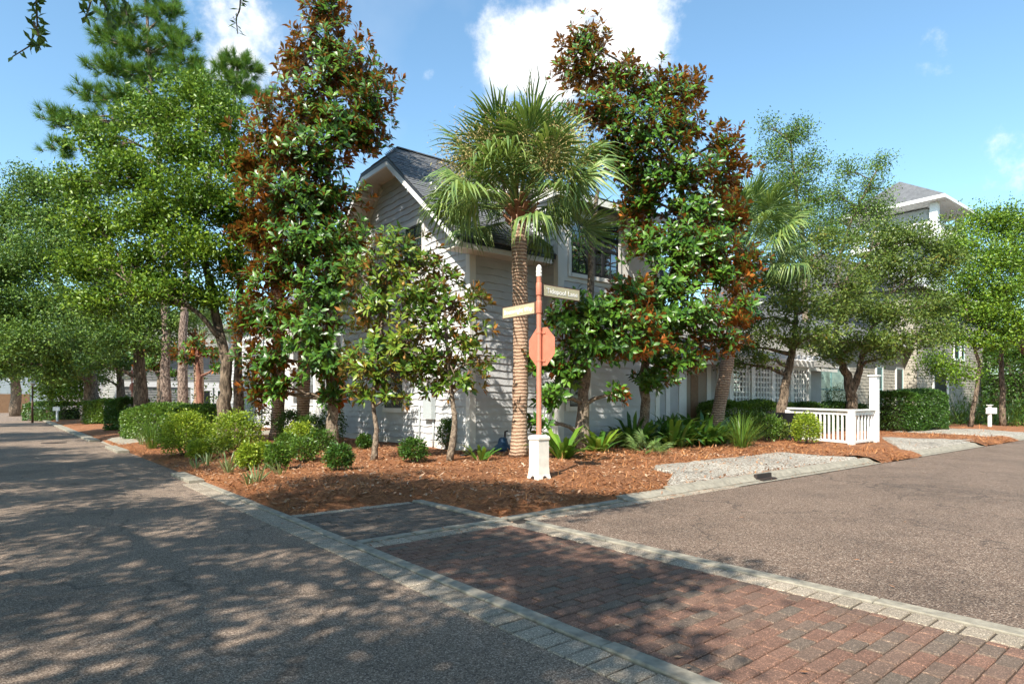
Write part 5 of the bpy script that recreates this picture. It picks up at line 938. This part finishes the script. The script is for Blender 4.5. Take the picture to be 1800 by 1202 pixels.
hedge('dark boxy hedge at the left end of the mounds', gY(208, 27.5), gY(240, 27), 1.4, 1.35, 'dark', 5000, 3, .07)
hedge('clipped hedge at the foot of the far oaks', gY(168, 36), gY(205, 35), 1.6, 1.3, 'hedge', 4000, 4, .09)
hedge('long clipped hedge in front of the lattice screen', gY(1236, 20.8), gY(1385, 23.4), .9, 1.16, 'hedge', 12000, 5, .055)
hedge('right stretch of clipped hedge behind the picket enclosure', gY(1387, 23.4), gY(1512, 26.0), .9, 1.10, 'dark', 9000, 6, .06)
hedge('big square dark hedge right of the tall white post', gY(1556, 25.0), gY(1636, 26.2), 1.8, 1.62, 'dark', 16000, 7, .06)
P = gY(1470, 24.0); P[2] += .95; shrub('dome-shaped dark shrub under the V-trunk oak', gY(1470, 25.2), (.52, .5, 1.55), 'dark', 3000, .05, .03, 21, group=HG)
hedge('tall dark evergreen screen at the far end of the side street', gY(1735, 40), gY(1860, 37), 2.5, 4.6, 'dark', 9000, 9, .12)
hedge('low dark planting behind the left street kerb', gY(60, 47), gY(135, 44), 2, 1.3, 'dark', 3500, 8, .12)
# broad-leaved clumps, palmettos, grasses
def clump(label, P, n, L, W, m, seed, spread=.15, bend=.5, tilt=(.5, 1.15), name='leafy_clump', cat='plant', group='broad-leaved clumps by the house'):
    g = np.random.default_rng(seed); root = empty(name, P, label, cat, group)
    az = g.uniform(0, 2*math.pi, n); el = g.uniform(*tilt, n); D = np.stack([np.cos(az)*np.cos(el), np.sin(az)*np.cos(el), np.sin(el)], 1); Q = np.stack([np.cos(az), np.sin(az), 0*az], 1)*g.uniform(0, spread, (n, 1))
    global rng; rng = g; v, t = blades(Q, D, L*g.uniform(.6, 1.15, n), W*g.uniform(.75, 1.2, n), bend); link('leaves', trimesh('leaves', v, t), M[m], root); return root
clump('bright broad-leaved clump just right of the cream pedestal', gp(990, 806), 46, .85, .12, 'strap', 1)
clump('broad-leaved clump right of the mottled magnolia trunk', gp(1052, 795), 40, .9, .11, 'strap', 2)
clump('small broad-leaved plant at the house corner left of the palm', gp(846, 808), 16, .55, .075, 'strap', 3)
for i, (u, vb) in enumerate(((1112, 786), (1146, 784), (1180, 786), (1210, 782), (1240, 782), (1165, 774), (1215, 772), (1260, 780))):
    clump(('first', 'second', 'third', 'fourth', 'fifth', 'sixth', 'seventh', 'eighth')[i] + ' dark strap-leaved clump in the row before the entrance, counted from the left' if i < 5 else ('rear left', 'rear right', 'rightmost')[i-5] + ' dark strap-leaved clump in the mass before the entrance', gp(u, vb), 64, 1.05, .12, 'strapdark', 10+i, .38, .6, (.5, 1.35))
clump('tall fountain grass beside the driveway', gp(1303, 787), 260, 1.0, .012, 'hedge', 30, .22, .55, (.7, 1.5), 'grass_clump', 'grass', 'grass clumps')
clump('spiky green grass tuft left of the round bright shrub', gp(268, 788), 150, .85, .014, 'hedge', 31, .16, .35, (.7, 1.5), 'grass_clump', 'grass', 'grass clumps')
for i, (u, vb, s, lab) in enumerate(((345, 823, .30, 'leftmost small grey-green blade clump in the bed'), (365, 818, .38, 'grey-green blade clump second from the left'), (402, 830, .42, 'thickest grey-green blade clump in the bed'), (425, 824, .36, 'grey-green blade clump beside the small yellow-green shrub'), (450, 849, .36, 'pale blade clump nearest the street edge'), (492, 834, .34, 'rightmost blade clump below the small round shrub'), (437, 852, .25, 'tiny pale blade clump at the very front of the bed'), (250, 781, .5, 'pale strappy clump at the left end of the hedge mound'))):
    clump(lab, gp(u, vb), 16 if i != 2 else 30, s, .026, 'iris', 40+i, .09, .25, (.7, 1.45), 'blade_clump', 'plant', 'blade clumps in the bed')
def palmetto(label, P, nf, sc, seed):
    g = np.random.default_rng(seed); root = empty('palmetto', P, label, 'palmetto', 'low palmettos')
    for i in range(nf):
        o = bpy.data.objects.new('frond', FR[int(g.integers(0, 2))]); col.objects.link(o); o.parent = root; az = i*2.4; o.location = (0, 0, .02); o.rotation_euler = (g.normal(0, .3), -g.uniform(.35, 1.1), az); s = sc*g.uniform(.8, 1.1); o.scale = (s,)*3
palmetto('low palmetto in front of the dark strap-leaved mass', gp(1138, 798), 11, .30, 1); palmetto('palmetto half hidden between the two broad-leaved clumps', gp(1078, 788), 8, .28, 2); palmetto('small palmetto spilling over the left hedge mound', gp(383, 800), 8, .36, 3)
g = np.random.default_rng(77); rng = g
n = 30; Q = np.stack([g.uniform(0, 1, n), g.uniform(0, 1, n)], 1)
P0 = gY(1650, 30); C = np.concatenate([at(1650 + 190*q[0], 740, 31.5 + 6*q[1])[None] for q in Q]); C[:, 2] = .25
pts = np.repeat(C, 160, 0) + g.normal(0, 1, (n*160, 3))*V(.6, .6, .35); pts[:, 2] = np.abs(pts[:, 2]) + .1; pts[:, 2] *= 1.6
v, t = blades(pts - V(0, 0, .2), rdir(len(pts), g)*V(1, 1, .5) + V(0, 0, .8), g.uniform(.2, .5, len(pts)), g.uniform(.02, .05, len(pts)), .4)
link('understorey', trimesh('understorey', v, t), M['hedge'], None, False, kind='stuff', label='tangled green understorey below the oaks at right', category='ground cover')
n = 26; C = np.stack([AB(g.uniform(6, 22), g.uniform(30, 75)) for _ in range(n)]); pts = np.repeat(C, 260, 0) + g.normal(0, 1, (n*260, 3))*V(1.3, 1.3, .8); pts[:, 2] = np.abs(pts[:, 2])*1.5 + .1
v, t = leaves4(pts, rdir(len(pts), g), rdir(len(pts), g) + V(0, 0, .7), g.uniform(.12, .26, len(pts)), g.uniform(.07, .14, len(pts)))
link('understorey', trimesh('understorey', v, t), M['oak'], None, False, kind='stuff', label='mixed green understorey below the far oaks at left', category='ground cover')
# magnolia seed cones, one mesh each tree would hide them: a few tan cones as parts of the young magnolias
for o in [x for x in bpy.data.objects if x.name.startswith('magnolia') and x.parent is None]:
    cr = [c for c in o.children if c.name.startswith('crown')][0]; nv = len(cr.data.vertices); gg = np.random.default_rng(len(o['label']))
    me = None
    for i in range(9):
        p = cr.data.vertices[int(gg.integers(0, nv//45))*45 % nv].co; mb = MB(); mb.lathe((0, 0, 0), [(.012, 0), (.03, .02), (.034, .05), (.022, .085), (.006, .10)], 9)
        if me is None: me = mb.mesh('seed_cone'); me.materials.append(M['fruit']); me.polygons.foreach_set('use_smooth', [True]*len(me.polygons))
        c = bpy.data.objects.new('seed_cone', me); col.objects.link(c); c.parent = o; c.location = p
